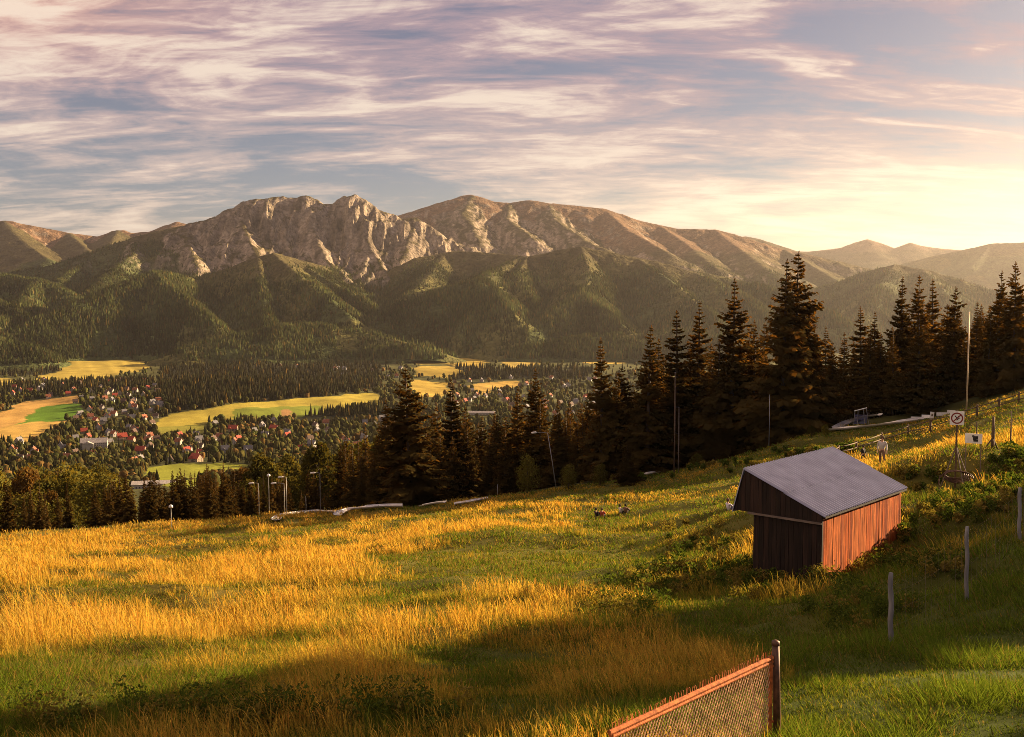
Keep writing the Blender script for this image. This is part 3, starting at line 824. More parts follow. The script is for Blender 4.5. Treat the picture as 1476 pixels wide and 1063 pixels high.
def plant(kind, protos, x, y, z, h, wide, label, cat, group=None, rz=None):
    root = empty(kind, (x, y, z), rng.uniform(0, 2 * PI) if rz is None else rz)
    root.scale = (h * wide, h * wide, h)
    if rz is None: root.rotation_euler[0] = rng.normal() * .018; root.rotation_euler[1] = rng.normal() * .018
    for p in protos:
        c = p.copy(); COL.objects.link(c); c.parent = root
    return tag(root, label, cat, group)

def tree_at(px, ytop, r, v, label, wide=1.0, group=None, kind='spruce_tree', cat='tree', protos=None, hmin=5, hmax=40):
    a, t = azT(px, ytop)
    x, y = r * math.sin(a), r * math.cos(a); z = float(ground_z(x, y))
    h = min(hmax, max(hmin, -t * r - z))
    return plant(kind, (SPR if protos is None else protos)[v], x, y, z - .1, h, wide, label, cat, group)

def build_trees():
    named = [
     (1131,372,150,1,'tall dark spruce, one of a twin pair behind the shed, its tip slightly lower',1.0),
     (1147,361,152,3,'tallest spruce of all, other half of the twin pair behind the shed',.95),
     (1163,430,153,1,'spruce leaning out of the flank of the twin spruces behind the shed',1.1),
     (1056,400,155,1,'tall broad spruce standing alone just before the twin spruces',1.05),
     (1008,432,160,4,'thin-topped spruce beside the tall broad spruce',1.05),
     (978,446,158,2,'slim spruce behind the tall wooden mast',1.2),
     (933,467,152,0,'pointed spruce rising over the pasture in the valley',1.1),
     (946,487,163,2,'slim shorter spruce tucked behind the pointed one',1.1),
     (870,486,156,0,'dark slender spruce against the pale valley field',1.0),
     (590,528,150,3,'large wide spruce standing forward by the white slide',1.15),
     (557,575,165,0,'narrow spruce close behind the large wide spruce',1.0),
     (652,545,172,2,'slim spruce right behind the large wide spruce',1.2),
     (775,530,178,1,'pointed spruce above the leaning lamp',.95),
     (745,556,182,0,'spruce with a crooked tip in the middle wood',1.0),
     (1245,440,170,2,'slim spruce above the small frame gate',1.2),
     (1263,448,176,2,'slim spruce touching the one above the frame gate',1.1),
     (1300,398,166,0,'first tall spruce of the sunlit row behind the rail fence',1.05),
     (1325,395,170,1,'tall full spruce in the sunlit row behind the rail fence',.95),
     (1347,401,175,2,'narrow pale spruce in the sunlit row behind the rail fence',1.2),
     (1377,412,165,3,'broad spruce beside the tall pale mast',.85),
     (1408,434,172,0,'dark spruce just past the tall pale mast',.95),
     (1441,389,160,1,'tall hazy spruce near the picture edge, in full sun glow',.9),
     (1467,376,157,3,'hazy wide spruce at the picture edge, tallest of the sunlit row',.8),
     (1192,470,174,2,'spruce peeping out behind the twin spruces towards the gate',1.1),
     (1218,478,182,0,'spruce between the twin spruces and the frame gate',1.0),
     (905,638,132,5,'small young spruce alone at the meadow edge',1.0),
    ]
    for (px, yt, r, v, lb, wd) in named: tree_at(px, yt, r, v, lb, wd * 1.15)
    # the dense wood behind the front row
    lim = [(420,690),(480,625),(520,612),(560,600),(600,585),(640,590),(690,595),(720,590),(760,575),(800,565),(830,580),(850,560),(890,530),(920,505),(960,500),(1000,470),(1030,475),(1085,450),(1110,445),(1180,480),(1210,488),(1240,475),(1290,432),(1360,428),(1420,432),(1490,400),(1600,420),(1750,430)]
    lx = [p[0] for p in lim]; ly = [p[1] for p in lim]
    done = []
    def fill(n, x0, x1, r0, r1, label, group, extra=(0, 55), protos=None, vs=(0, 1, 2, 4, 6, 7, 8), kind='spruce_tree', wide=(1.0, 1.4)):
        c = 0; tries = 0
        while c < n and tries < n * 30:
            tries += 1
            px = rng.uniform(x0, x1); r = rng.uniform(r0, r1)
            a, _ = azT(px, 600); q = (r * math.sin(a), r * math.cos(a))
            if any((q[0] - d[0]) ** 2 + (q[1] - d[1]) ** 2 < 9 for d in done): continue
            done.append(q)
            yt = float(np.interp(px, lx, ly)) + rng.uniform(*extra)
            tree_at(px, yt, r, int(rng.choice(vs)), label, rng.uniform(*wide), group, kind, protos=protos, hmin=8, hmax=30); c += 1
    fill(40, 860, 1200, 153, 200, 'dark spruce inside the dense wood straight behind the shed', 'spruces of the wood behind the shed')
    fill(42, 1195, 1500, 158, 200, 'brown backlit spruce in the wood behind the rail fence', 'spruces of the wood behind the rail fence', extra=(5, 60))
    fill(44, 560, 870, 158, 215, 'dark spruce in the middle wood along the meadow edge', 'spruces of the middle wood')
    fill(24, 490, 620, 166, 215, 'dark spruce in the thicket round the large wide spruce', 'spruces round the large wide spruce', extra=(0, 60))
    fill(4, 1500, 1760, 150, 190, 'hazy spruce beyond the tallest of the sunlit row', 'spruces at the end of the row')
    # lower wood at the far side, below the meadow crest
    lx[:] = [-140, 0, 60, 120, 180, 220, 260, 300, 340, 380, 430, 480, 520]; ly[:] = [705, 705, 712, 716, 700, 690, 700, 668, 672, 686, 668, 650, 630]
    fill(54, 165, 520, 172, 235, 'dark spruce in the shaded wood behind the row of lamps', 'spruces behind the lamps', extra=(-8, 62), wide=(.72, 1.05))
    fill(20, -120, 190, 150, 215, 'dark spruce in the shade along the lower meadow edge', 'spruces along the lower meadow edge', extra=(20, 85), wide=(.72, 1.05))
    fill(22, 160, 330, 150, 205, 'dark spruce in the gap of the shaded wood before the pale hall', 'spruces before the pale hall', extra=(0, 50), wide=(.8, 1.15))
    # broad-leaved and larch trees in the sun below
    lx[:] = [-140, 0, 40, 90, 130, 160, 200, 260, 330, 400, 480, 560]; ly[:] = [660, 655, 660, 665, 655, 668, 690, 690, 668, 640, 625, 620]
    fill(30, -110, 175, 230, 330, 'leafy sunlit tree below the meadow at the wood edge', 'leafy trees below the meadow', extra=(0, 55), protos=BRO, vs=(0, 1, 2, 3), kind='leafy_tree', wide=(.8, 1.2))
    fill(12, -60, 170, 400, 560, 'leafy tree in the second sunlit belt below the town', 'second belt of leafy trees', extra=(-15, 15), protos=BRO, vs=(0, 1, 1, 3), kind='leafy_tree', wide=(.8, 1.2))
    fill(26, 340, 560, 240, 380, 'tall olive tree behind the dark spruces of the lamps', 'leafy trees behind the lamps', extra=(0, 50), protos=BRO, vs=(1, 1, 2, 0), kind='leafy_tree', wide=(.7, 1.0))
    lx[:] = [560, 640, 700, 760, 800, 850]; ly[:] = [600, 570, 590, 575, 565, 575]
    fill(20, 600, 860, 205, 270, 'brown sunlit spruce showing between the dark trees of the middle wood', 'sunlit spruces of the middle wood', extra=(0, 40))
    # bushes on the meadow edge
    for (px, yt, r, v, lb) in [(760,655,135,3,'round dark bush at the meadow edge before the middle wood'),(820,668,134,3,'low bush beside the foot of the leaning lamp'),
                              (865,668,133,3,'low bush beside the small young spruce'),(1005,652,140,3,'dark bush at the meadow edge below the tall broad spruce'),(1170,628,139,3,'sunlit bush under the twin spruces, by the white slide'),(1190,634,138,3,'small sunlit bush where the white slide begins')]:
        tree_at(px, yt, r, v, lb, 1.0 if px != 760 else .9, None, 'bush', 'bush', BRO, hmin=1.6, hmax=6)
    # tall trees up the slope outside the frame, which shade the foreground
    for (p, q, tz, v) in [(62,1,14,1),(60,5.5,14.5,0),(63,14.5,14,1),(64,17.5,15,0),(63,20,13,1),(61,23.5,8,0),(62,26.5,1.5,1)]:
        x = p * math.sin(SUN_AZ) - q * math.cos(SUN_AZ); y = p * math.cos(SUN_AZ) + q * math.sin(SUN_AZ)
        gz = float(ground_z(x, y)); h = max(4, tz - gz)
        plant('leafy_tree', BRO[v], x, y, gz - .1, h, .62 if h > 12 else .9, 'leafy tree up the slope beside the pasture, shading it', 'tree', 'leafy trees up the slope')
    for (x, y, h, v) in [(104,112,24,1),(112,118,22,0),(98,104,19,3),(121,108,23,1),(92,95,15,0)]:
        plant('spruce_tree', SPR[v], x, y, float(ground_z(x, y)) - .1, h, 1.1, 'spruce up the slope beyond the rail fence, shading the meadow', 'tree', 'spruces up the slope')

# ------------------------------------------------------------------ far woods
def cone_forest(name, P, H, W, col, sides, tiers, label, wig=.25):
    n = len(P); V = []; T = []; nv = 0
    for t in range(tiers):
        z0 = -.12 + .42 * t if tiers > 1 else -.12; z1 = 1.0 if t == tiers - 1 else .72; w = 1.0 if t == 0 else .62
        ph = rng.uniform(0, 2 * PI, (n, 1)) + np.arange(sides)[None] * 2 * PI / sides
        rr = W[:, None] * w * (1 + wig * rng.uniform(-1, 1, (n, sides)))
        ring = np.stack([P[:, None, 0] + np.cos(ph) * rr, P[:, None, 1] + np.sin(ph) * rr, P[:, None, 2] + H[:, None] * (z0 + .08 * rng.uniform(-1, 1, (n, sides)))], -1)
        tip = np.stack([P[:, 0] + W * rng.uniform(-.12, .12, n), P[:, 1], P[:, 2] + H * z1], -1)[:, None]
        V.append(np.concatenate([ring, tip], 1))
    V = np.concatenate(V, 1); per = V.shape[1]
    tr = []
    for t in range(tiers):
        o = t * (sides + 1)
        tr += [(o + k, o + (k + 1) % sides, o + sides) for k in range(sides)]
    T = (np.arange(n)[:, None, None] * per + np.array(tr)[None]).reshape(-1, 3)
    o = mesh_np(name, V.reshape(-1, 3), tris=T, mats=[M_FAR], col=np.repeat(col, per, 0))
    tag(o, label, 'forest', kind='stuff'); return o

def tree_cols(n, base=(.034, .034, .013), var=.5, gold=.12, gcol=(.12, .075, .02)):
    c = np.array(base) * rng.uniform(1 - var, 1 + var, (n, 1)) * rng.uniform(.9, 1.12, (n, 3))
    g = rng.random(n) < gold
    c[g] = np.array(gcol) * rng.uniform(.6, 1.3, (g.sum(), 1)); return c

def build_mountain_forest():
    r, az, H, tree = MT['r'], MT['az'], MT['H'], MT['tree']
    nr, nc = H.shape
    ok = np.ones_like(H)
    w = tree * (r[:, None] ** 1.0) * np.gradient(r)[:, None]
    w = w * (r[:, None] < 8300) * np.where(r[:, None] > 6500, .35, 1)
    # only slopes that the hill itself does not hide
    el = H / r[:, None]; runmax = np.maximum.accumulate(el, 0)
    w = w * (el > runmax - .004)
    clear = fbm(r[:, None] * np.sin(az) / 330, r[:, None] * np.cos(az) / 330, 83, 4)
    gaps = fbm(r[:, None] * np.sin(az) / 120, r[:, None] * np.cos(az) / 120, 407, 3)
    w = w * np.where(clear > .61, .25, 1) * np.clip((gaps - .30) * 5, .12, 1)
    cdf = np.cumsum(w.ravel()); n = 125000
    idx = np.searchsorted(cdf, rng.random(n) * cdf[-1]); i = np.clip(idx // nc, 0, nr - 2); j = np.clip(idx % nc, 0, nc - 2)
    fi = rng.random(n); fj = rng.random(n)
    rr = r[i] + (r[i + 1] - r[i]) * fi; aa = az[j] + (az[j + 1] - az[j]) * fj
    z = (H[i, j] * (1 - fi) + H[i + 1, j] * fi) * (1 - fj) + (H[i, j + 1] * (1 - fi) + H[i + 1, j + 1] * fi) * fj
    P = np.stack([rr * np.sin(aa), rr * np.cos(aa), z], 1)
    stand = fbm(P[:, 0] / 190, P[:, 1] / 190, 401, 4)
    h = rng.uniform(9, 27, n) * np.where(z > 60, .75, 1) * (.75 + .5 * stand); wd = h * rng.uniform(.15, .28, n)
    fc = tree_cols(n, (.086, .096, .034), .45, .08, (.16, .115, .038)) * np.clip(.35 + 1.5 * (stand - .2), .3, 1.7)[:, None]
    cone_forest('forest', P, h, wd, fc, 5, 1, 'dark spruce forest covering the slopes of the mountains')

def zfar(x, y):
    return zbase(np.hypot(x, y)) + (fbm(x / 340, y / 340, 9, 3) - .5) * 26 * sstep(500, 1200, np.hypot(x, y)) + sum(h * np.exp(-((x - mx) / sx) ** 2 - ((y - my) / sy) ** 2) for (mx, my, sx, sy, h) in MOUNDS)
def hit_far(px, py):
    a, t = azT(px, py); lo = np.full(np.shape(a), 450.0); hi = np.full(np.shape(a), 5500.0)
    for _ in range(26):
        m = (lo + hi) / 2; f = zfar(m * np.sin(a), m * np.cos(a)) + t * m
        hi = np.where(f > 0, m, hi); lo = np.where(f > 0, lo, m)
    x, y = hi * np.sin(a), hi * np.cos(a)
    return x, y, zfar(x, y)

HOUSES = []   # x, y of every house, filled before the trees are planted
def free_of_houses(x, y, d=11):
    ok = np.ones(len(x), bool)
    for (hx, hy, rad) in HOUSES:
        dx = x - hx; dy = y - hy; l = math.hypot(hx, hy)
        along = (dx * hx + dy * hy) / l; side = np.abs(dx * hy - dy * hx) / l
        ok &= ~((side < rad + 2) & (along > -(rad + 42)) & (along < rad + 2))
    return ok

def build_valley_trees():
    # conifer woods
    n = 60000
    px = rng.uniform(-90, 1010, n); py = rng.uniform(495, 600, n)
    x, y, z = hit_far(px, py); fi, wood, _, _ = valley_masks(x, y, z)
    k = wood & (np.hypot(x, y) < 5400); k &= rng.random(n) < .36
    x, y, z = x[k], y[k], z[k]; m = free_of_houses(x, y); x, y, z = x[m], y[m], z[m]
    h = rng.uniform(15, 27, len(x)); w = h * rng.uniform(.15, .22, len(x))
    cone_forest('valley_wood', np.stack([x, y, z], 1), h, w, tree_cols(len(x), (.034, .031, .014), .4, .05), 6, 2, 'dense dark conifer woods on the valley floor')
    # trees of the town: round crowns and spruces mixed
    n = 26000
    px = rng.uniform(-90, 1010, n); py = 520 + 190 * rng.random(n) ** .9
    x, y, z = hit_far(px, py); fi, wood, ppx, ppy = valley_masks(x, y, z)
    r = np.hypot(x, y)
    dens = np.clip(.4 + 1.3 * fbm(ppx / 60, ppy / 14, 301, 3) - .1, .15, 1) * np.where(r < 1250, .35, 1) * np.where(r > 3300, .55, .8)
    k = (fi < 0) & ~wood & (rng.random(n) < dens) & (r < 4600) & (r > 520)
    x, y, z, r = x[k], y[k], z[k], r[k]; m = free_of_houses(x, y); x, y, z, r = x[m], y[m], z[m], r[m]
    con = rng.random(len(x)) < .42
    P = np.stack([x, y, z], 1)
    h = rng.uniform(9, 20, len(x))
    cone_forest('town_spruces', P[con], h[con], h[con] * rng.uniform(.17, .25, con.sum()), tree_cols(con.sum(), (.036, .034, .014), .5, .08), 6, 2, 'spruces scattered between the houses of the town')
    P = P[~con]; h = h[~con] * .8; n = len(P)
    bm = bmesh.new(); bmesh.ops.create_icosphere(bm, subdivisions=2, radius=1.0); bm.verts.index_update()
    iv = np.array([v.co[:] for v in bm.verts]); itri = np.array([[v.index for v in f.verts] for f in bm.faces]); bm.free()
    S = np.stack([h * .40, h * .40, h * .52], 1)
    V = P[:, None] + np.array([0, 0, .5]) * h[:, None, None] + iv[None] * S[:, None] * rng.uniform(.62, 1.25, (n, len(iv), 1))
    T = (np.arange(n)[:, None, None] * len(iv) + itri[None]).reshape(-1, 3)
    c = tree_cols(n, (.066, .062, .020), .5, .09, (.14, .085, .028))
    o = mesh_np('town_trees', V.reshape(-1, 3), tris=T, mats=[M_FAR], col=np.repeat(c, len(iv), 0) * rng.uniform(.7, 1.3, (n * len(iv), 1)))
    tag(o, 'round leafy trees scattered between the houses of the town', 'trees', kind='stuff')
#@@OBJ
# ------------------------------------------------------------------ built things
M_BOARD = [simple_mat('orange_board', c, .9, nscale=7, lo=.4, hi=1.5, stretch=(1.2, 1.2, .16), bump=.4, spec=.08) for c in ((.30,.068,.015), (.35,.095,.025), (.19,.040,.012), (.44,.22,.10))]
M_DARKBOARD = [simple_mat('dark_brown_board', c, .85, nscale=7, lo=.5, hi=1.4, stretch=(1.2, 1.2, .12), bump=.3) for c in ((.020,.011,.008), (.028,.014,.010), (.015,.008,.006))]  # front, gable and trim boards, much darker brown than the orange side wall
M_BEAM = simple_mat('grey_beam', (.16,.12,.10), .85, nscale=6, stretch=(.3, .3, 1))
M_ROOF = simple_mat('ribbed_roof_sheet', (.29,.29,.39), .42, .2, nscale=1.6, lo=.84, hi=1.12)
M_POST = simple_mat('weathered_grey_post', (.19,.18,.185), .85, nscale=9, lo=.6, hi=1.3, stretch=(1, 1, .25), bump=.4)
M_DARKWOOD = simple_mat('dark_fence_wood', (.11,.07,.045), .85, nscale=6)
M_WIRE = simple_mat('dull_wire', (.16,.12,.09), .8, .0, nscale=20)
M_RUST = simple_mat('rusty_iron', (.40,.115,.03), .8, .1, nscale=14, lo=.45, hi=1.5, bump=.3)
M_RUSTMESH = simple_mat('rusty_wire_mesh', (.46,.29,.17), .65, .2, nscale=9, lo=.5, hi=1.5)
M_PALEBAR = simple_mat('pale_iron', (.55,.42,.28), .6, .3, nscale=12)
M_BROWNIRON = simple_mat('brown_painted_post', (.09,.045,.03), .55, .2, nscale=10, lo=.5, hi=1.6)
M_STEEL = simple_mat('galvanised_steel', (.27,.25,.24), .5, .4, nscale=4, lo=.85, hi=1.1)
M_LAMP = simple_mat('lamp_housing', (.60,.57,.55), .4, .2, nscale=4, lo=.9, hi=1.1)
M_WHITE = simple_mat('white_paint', (.78,.75,.72), .5, nscale=3, lo=.85, hi=1.08)
M_SIGNRED = simple_mat('sign_dark_red', (.20,.02,.015), .5, nscale=3, lo=.9, hi=1.1)
M_SIGNBLACK = simple_mat('sign_black', (.02,.018,.018), .5, nscale=3, lo=.9, hi=1.1)
M_CHUTE = simple_mat('pale_chute_metal', (.72,.66,.60), .35, .25, nscale=1.5, lo=.85, hi=1.1)
M_BLUENET = simple_mat('blue_net', (.12,.13,.26), .7, nscale=9)
M_SKIN = simple_mat('skin', (.52,.30,.21), .55, nscale=9, lo=.95, hi=1.05)
M_GLASS = simple_mat('dark_window_glass', (.03,.03,.04), .15, nscale=2, lo=.9, hi=1.1, spec=.5)

V3 = Vector
SHED_A = at_y(1184, 832, 39.0)[:2]
SHED_DIR = math.radians(42); SHED_U = (math.sin(SHED_DIR), math.cos(SHED_DIR)); SHED_V = (-math.cos(SHED_DIR), math.sin(SHED_DIR)); SHED_L = 7.55; SHED_W = 2.9
def build_shed():
    root = empty('wooden_shed', (SHED_A[0], SHED_A[1], -10.5), PI / 2 - SHED_DIR)   # local x along the wall, y to the gable side
    tag(root, 'small wooden shed with orange plank side and grey ribbed metal roof', 'shed')
    Zb = -.75; ze = 2.36; zr = 3.72; yr = 3.31; zl = 2.02; yl = 3.77
    def zroof(y): return ze + (zr - ze) * (y / yr)
    # side wall in the sun, single boards
    mb = MB(); x = .02
    while x < SHED_L - .02:
        w = min(rng.uniform(.15, .21), SHED_L - .01 - x); d = rng.uniform(-.008, .008)
        m = int(rng.choice([0, 0, 1, 1, 2, 2, 3], p=[.2, .18, .2, .17, .11, .12, .02]))
        lo = Zb + rng.uniform(-.03, .03)
        mb.box((x + w / 2, .02 + d, (ze - .06 + lo) / 2), (w - .014, .026, ze - .06 - lo), m=m); x += w
    mb.box((SHED_L / 2, .055, .8), (SHED_L - .06, .03, 3.0), m=2)
    mb.build('side_wall', M_BOARD, root)
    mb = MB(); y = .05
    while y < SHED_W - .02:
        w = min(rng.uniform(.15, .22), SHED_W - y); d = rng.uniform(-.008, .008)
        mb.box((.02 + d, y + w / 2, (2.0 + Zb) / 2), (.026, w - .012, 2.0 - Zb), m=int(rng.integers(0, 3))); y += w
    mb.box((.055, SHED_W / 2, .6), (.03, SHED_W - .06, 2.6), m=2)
    mb.build('front_wall', M_DARKBOARD, root)
    # boarded gable, standing a little proud of the front wall
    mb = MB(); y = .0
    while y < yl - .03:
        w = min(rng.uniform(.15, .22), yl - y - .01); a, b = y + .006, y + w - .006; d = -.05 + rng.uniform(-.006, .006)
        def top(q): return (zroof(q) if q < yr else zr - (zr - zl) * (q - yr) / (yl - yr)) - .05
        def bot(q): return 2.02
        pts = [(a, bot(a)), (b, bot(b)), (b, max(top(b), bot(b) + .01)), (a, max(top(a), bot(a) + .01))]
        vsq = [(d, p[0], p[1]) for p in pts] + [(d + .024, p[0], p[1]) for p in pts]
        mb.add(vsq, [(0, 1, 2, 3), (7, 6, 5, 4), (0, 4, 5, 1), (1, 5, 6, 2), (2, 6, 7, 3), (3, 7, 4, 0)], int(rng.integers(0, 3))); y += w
    mb.build('gable', M_DARKBOARD, root)
    mb = MB(); mb.box((-.075, 1.55, 1.98), (.07, 3.1, .075)); mb.build('beam', M_BEAM, root)
    mb = MB(); mb.box((SHED_L - .04, SHED_W / 2, .7), (.05, SHED_W - .05, 2.7)); mb.build('back_wall', M_DARKBOARD[0], root)
    mb = MB(); mb.box((SHED_L / 2, SHED_W - .03, .6), (SHED_L - .12, .04, 2.6)); mb.build('side_wall', M_DARKBOARD[1], root)
    for yy in (.045,):
        mb = MB(); mb.box((-.004, .03, .75), (.09, .09, 3.0)); mb.build('corner_post', M_DARKBOARD[0], root)
    # ribbed roof sheets, ribs running down the slope
    def sheet(name, y0, z0, y1, z1, x0, x1, seam=True):
        nx = int((x1 - x0) / .018); xs = np.linspace(x0, x1, nx); t = np.linspace(0, 1, 9)
        X, Tt = np.meshgrid(xs, t, indexing='ij')
        ln = math.hypot(y1 - y0, z1 - z0); ny, nz = -(z1 - z0) / ln, (y1 - y0) / ln
        if nz < 0: ny, nz = -ny, -nz
        h = .042 * np.cos(2 * PI * X / .21) + .004 * (np.floor((X - x0) / .9) % 2) + .003 * (fbm(X * 2, Tt * 3, 5, 2) - .5)
        V = np.stack([X, y0 + (y1 - y0) * Tt + ny * h, z0 + (z1 - z0) * Tt + nz * h], -1)
        V2 = V.copy(); V2[..., 1] -= ny * .012; V2[..., 2] -= nz * .012
        q = grid_quads(nx, 9); n = nx * 9
        return mesh_np(name, np.concatenate([V.reshape(-1, 3), V2.reshape(-1, 3)]), quads=np.concatenate([q, q[:, ::-1] + n]), mats=[M_ROOF], parent=root, smooth=True)
    sheet('roof', -.16, zroof(-.16), 1.55, zroof(1.55), -.10, 7.78)
    sheet('roof', 1.44, zroof(1.44) + .03, yr, zr + .02, -.10, 7.78)
    sheet('roof', yr + .02, zr - .01, yl + .05, zl - .1, -.10, 7.78)
    mb = MB(); mb.box((3.84, -.13, zroof(-.13) - .07), (7.8, .03, .10)); mb.build('eave_board', M_DARKBOARD[2], root)

def build_wire_fence():
    root = empty('pasture_fence', (0, 0, 0)); tag(root, 'wire fence on three weathered grey posts along the green pasture', 'fence')
    tops = []
    for (px, yt, d, r0) in ((1285, 826, 21.5, .055), (1395, 759, 25.5, .05), (1471, 703, 31.0, .055)):
        t = at_y(px - 1, yt, d); b = t.copy(); b[2] = float(ground_z(b[0], b[1])) - .15
        b[0] += .04
        n = 10; pts = [b + (t - b) * k / n + np.array([.012 * math.sin(k * 1.3), 0, 0]) for k in range(n + 1)]
        mb = MB(); mb.tube(pts, [r0 * (1 + .02 * math.sin(k * 2.1)) for k in range(n)] + [r0 * .8], 9)
        mb.build('post', M_POST, root, smooth=True); tops.append((t, b))
    far = (at_y(1530, 668, 37.0), at_y(1530, 722, 37.0)); nearp = (at_y(1122, 935, 14.05), at_y(1127, 1090, 14.05))
    tops = tops + [far]
    mb = MB()
    for f in (.93, .72, .5, .3, .12):
        pts = []
        for (t0, b0), (t1, b1) in zip(tops[:-1], tops[1:]):
            for k in range(6):
                s = k / 6; p = (b0 + (t0 - b0) * f) * (1 - s) + (b1 + (t1 - b1) * f) * s
                p = p + np.array([0, 0, -.10 * math.sin(PI * s) * rng.uniform(.6, 1.1)]); pts.append(p)
        mb.tube(pts, .0016, 4, cap=False)
    for (t0, b0), (t1, b1) in zip(tops[:-1], tops[1:]):
        for k in range(1, 12):
            s = k / 12; p = b0 * (1 - s) + b1 * s; q = t0 * (1 - s) + t1 * s
            mb.tube([p + (q - p) * .12 - np.array([0, 0, .07]), p + (q - p) * .92 - np.array([0, 0, .07])], .003, 3, cap=False)
    mb.build('wire', M_WIRE, root)

def build_gate():
    A = at_y(1113, 948, 14.0); B = at_y(880, 1056, 11.7)
    root = empty('mesh_gate', A); tag(root, 'rusty chain-link gate panel hung on a dark brown iron post', 'gate')
    def L(p): return V3(p) - V3(A)
    # gate plane: along B-A and straight down
    d = L(B); ln = d.length; dh = d.normalized(); Hh = 1.5
    mb = MB(); mb.tube([L(A), L(B) + dh * .02], .034, 8); mb.tube([L(A) + V3((0, 0, -.055)), L(B) + V3((0, 0, -.055))], .028, 8)
    n = 70
    for k in range(n):       # twisted wire ends standing over the rail
        s = (k + rng.uniform(.2, .8)) / n; p = dh * (ln * s) + V3((0, 0, .02)); j = rng.uniform(-.02, .02)
        mb.tube([p, p + dh * j + V3((0, 0, .05 + .035 * rng.random())), p + dh * (j * 2.4) + V3((0, 0, .075 + .03 * rng.random()))], .005, 4)
    mb.build('top_rail', M_RUST, root)
    mb = MB(); mb.tube([dh * .03, dh * .03 + V3((0, 0, -Hh))], .030, 8); mb.build('frame_upright', M_RUST, root)
    mb = MB(); mb.tube([dh * (ln - .02), dh * (ln - .02) + V3((0, 0, -Hh))], .030, 8); mb.build('frame_upright', M_RUST, root)
    mb = MB(); mb.tube([V3((0, 0, -Hh)), dh * ln + V3((0, 0, -Hh))], .028, 8); mb.build('bottom_rail', M_RUST, root)
    mb = MB(); p0 = dh * .50 + V3((0, 0, -.05)); p1 = dh * .05 + V3((0, 0, -1.42)); off = V3((dh.y, -dh.x, 0)) * .035
    mb.tube([p0 + off, p1 + off], .014, 6); mb.build('brace', M_PALEBAR, root)
    # chain link: wires zigzagging both ways
    mb = MB(); step = .062; nrm = V3((dh.y, -dh.x, 0)).normalized()
    hgt = Hh - .1; m = int((ln + hgt) / step)
    for sgn in (1, -1):
        for k in range(-2, m + 2):
            s0 = k * step * 1.0
            pts = []
            for q in (0.0, 1.0):
                s = s0 - hgt * .55 * q if sgn > 0 else s0 - hgt * .55 + hgt * .55 * q
                pts.append((s, -.06 - hgt * q))
            (sa, za), (sb, zb) = pts
            # clip to the panel
            lo, hi = 0.0, 1.0
            for bound, inside in ((0.04, 1), (ln - .04, -1)):
                fa = (sa - bound) * inside; fb = (sb - bound) * inside
                if fa < 0 and fb < 0: lo = 2
                elif fa < 0: lo = max(lo, fa / (fa - fb))
                elif fb < 0: hi = min(hi, fa / (fa - fb))
            if lo >= hi: continue
            P = [dh * (sa + (sb - sa) * f) + V3((0, 0, za + (zb - za) * f)) + nrm * (.006 * sgn + .003) for f in (lo, hi)]
            mb.tube(P, .0062, 4, cap=False)
    mb.build('chain_link', M_RUSTMESH, root)
    pt = at_y(1118, 930, 14.03) - A; mb = MB(); zb = float(ground_z(A[0] + pt[0], A[1] + pt[1])) - A[2] - .2
    mb.tube([V3((pt[0] + .05, pt[1], zb)), V3((pt[0] + .02, pt[1], pt[2] - .5)), V3((pt[0], pt[1], pt[2]))], [.055, .052, .05], 12)
    mb.build('post', M_BROWNIRON, root, smooth=True)
    mb = MB(); mb.tube([V3((pt[0], pt[1], pt[2])), V3((pt[0], pt[1], pt[2] + .05)), V3((pt[0], pt[1], pt[2] + .07))], [.058, .055, .02], 12); mb.build('post_cap', M_BROWNIRON, root, smooth=True)
    for z in (-.12, -.9):
        mb = MB(); mb.tube([V3((pt[0], pt[1], z)), dh * .03 + V3((0, 0, z))], .018, 6)
        mb.build('hinge', M_RUST, root)

def ground_pt(px, py, r0=9): return hit(px, py, r0, 420)

def build_rail_fence():
    root = empty('rail_fence'); tag(root, 'wooden rail fence climbing the slope before the sunlit spruces', 'fence')
    P = []
    for (px, yt, dpx) in ((1196,651,13),(1209,644,14),(1234,638,14),(1270,626,15),(1309,614,15),(1341,606,17),(1376,596,15),(1408,586,15),(1440,577,15),(1468,568,15),(1500,558,15),(1540,546,15)):
        g = ground_pt(px, yt + dpx, 90); r = math.hypot(g[0], g[1])
        h = dpx / FX * r * 1.0 + .12
        mb = MB(); lean = rng.uniform(-.05, .05)
        mb.tube([(g[0], g[1], g[2] - .25), (g[0] + lean * .5, g[1], g[2] + h * .6), (g[0] + lean, g[1], g[2] + h)], [.13, .12, .10], 7)
        mb.build('post', M_DARKWOOD, root, smooth=True); P.append((g, h))
    for f, z in (('rail', .84), ('rail', .42)):
        for (a, ha), (b, hb) in zip(P[:-1], P[1:]):
            mb = MB(); p = a + np.array([0, -.09, ha * z + rng.uniform(-.04, .04)]); q = b + np.array([0, -.09, hb * z + rng.uniform(-.04, .04)])
            mb.tube([p, (p + q) / 2 - np.array([0, 0, .04]), q], .055, 6); mb.build('rail', M_DARKWOOD, root, smooth=True)
    return P

def upright(px, ytop, ybot, r=None):
    """foot and height of something standing at a photo pixel"""
    g = ground_pt(px, ybot, 40) if r is None else None
    if r is not None:
        a, _ = azT(px, ybot); g = np.array([r * math.sin(a), r * math.cos(a), 0.0]); g[2] = float(ground_z(g[0], g[1]))
    rr = math.hypot(g[0], g[1]); _, t = azT(px, ytop)
    return g, -float(t) * rr - g[2]

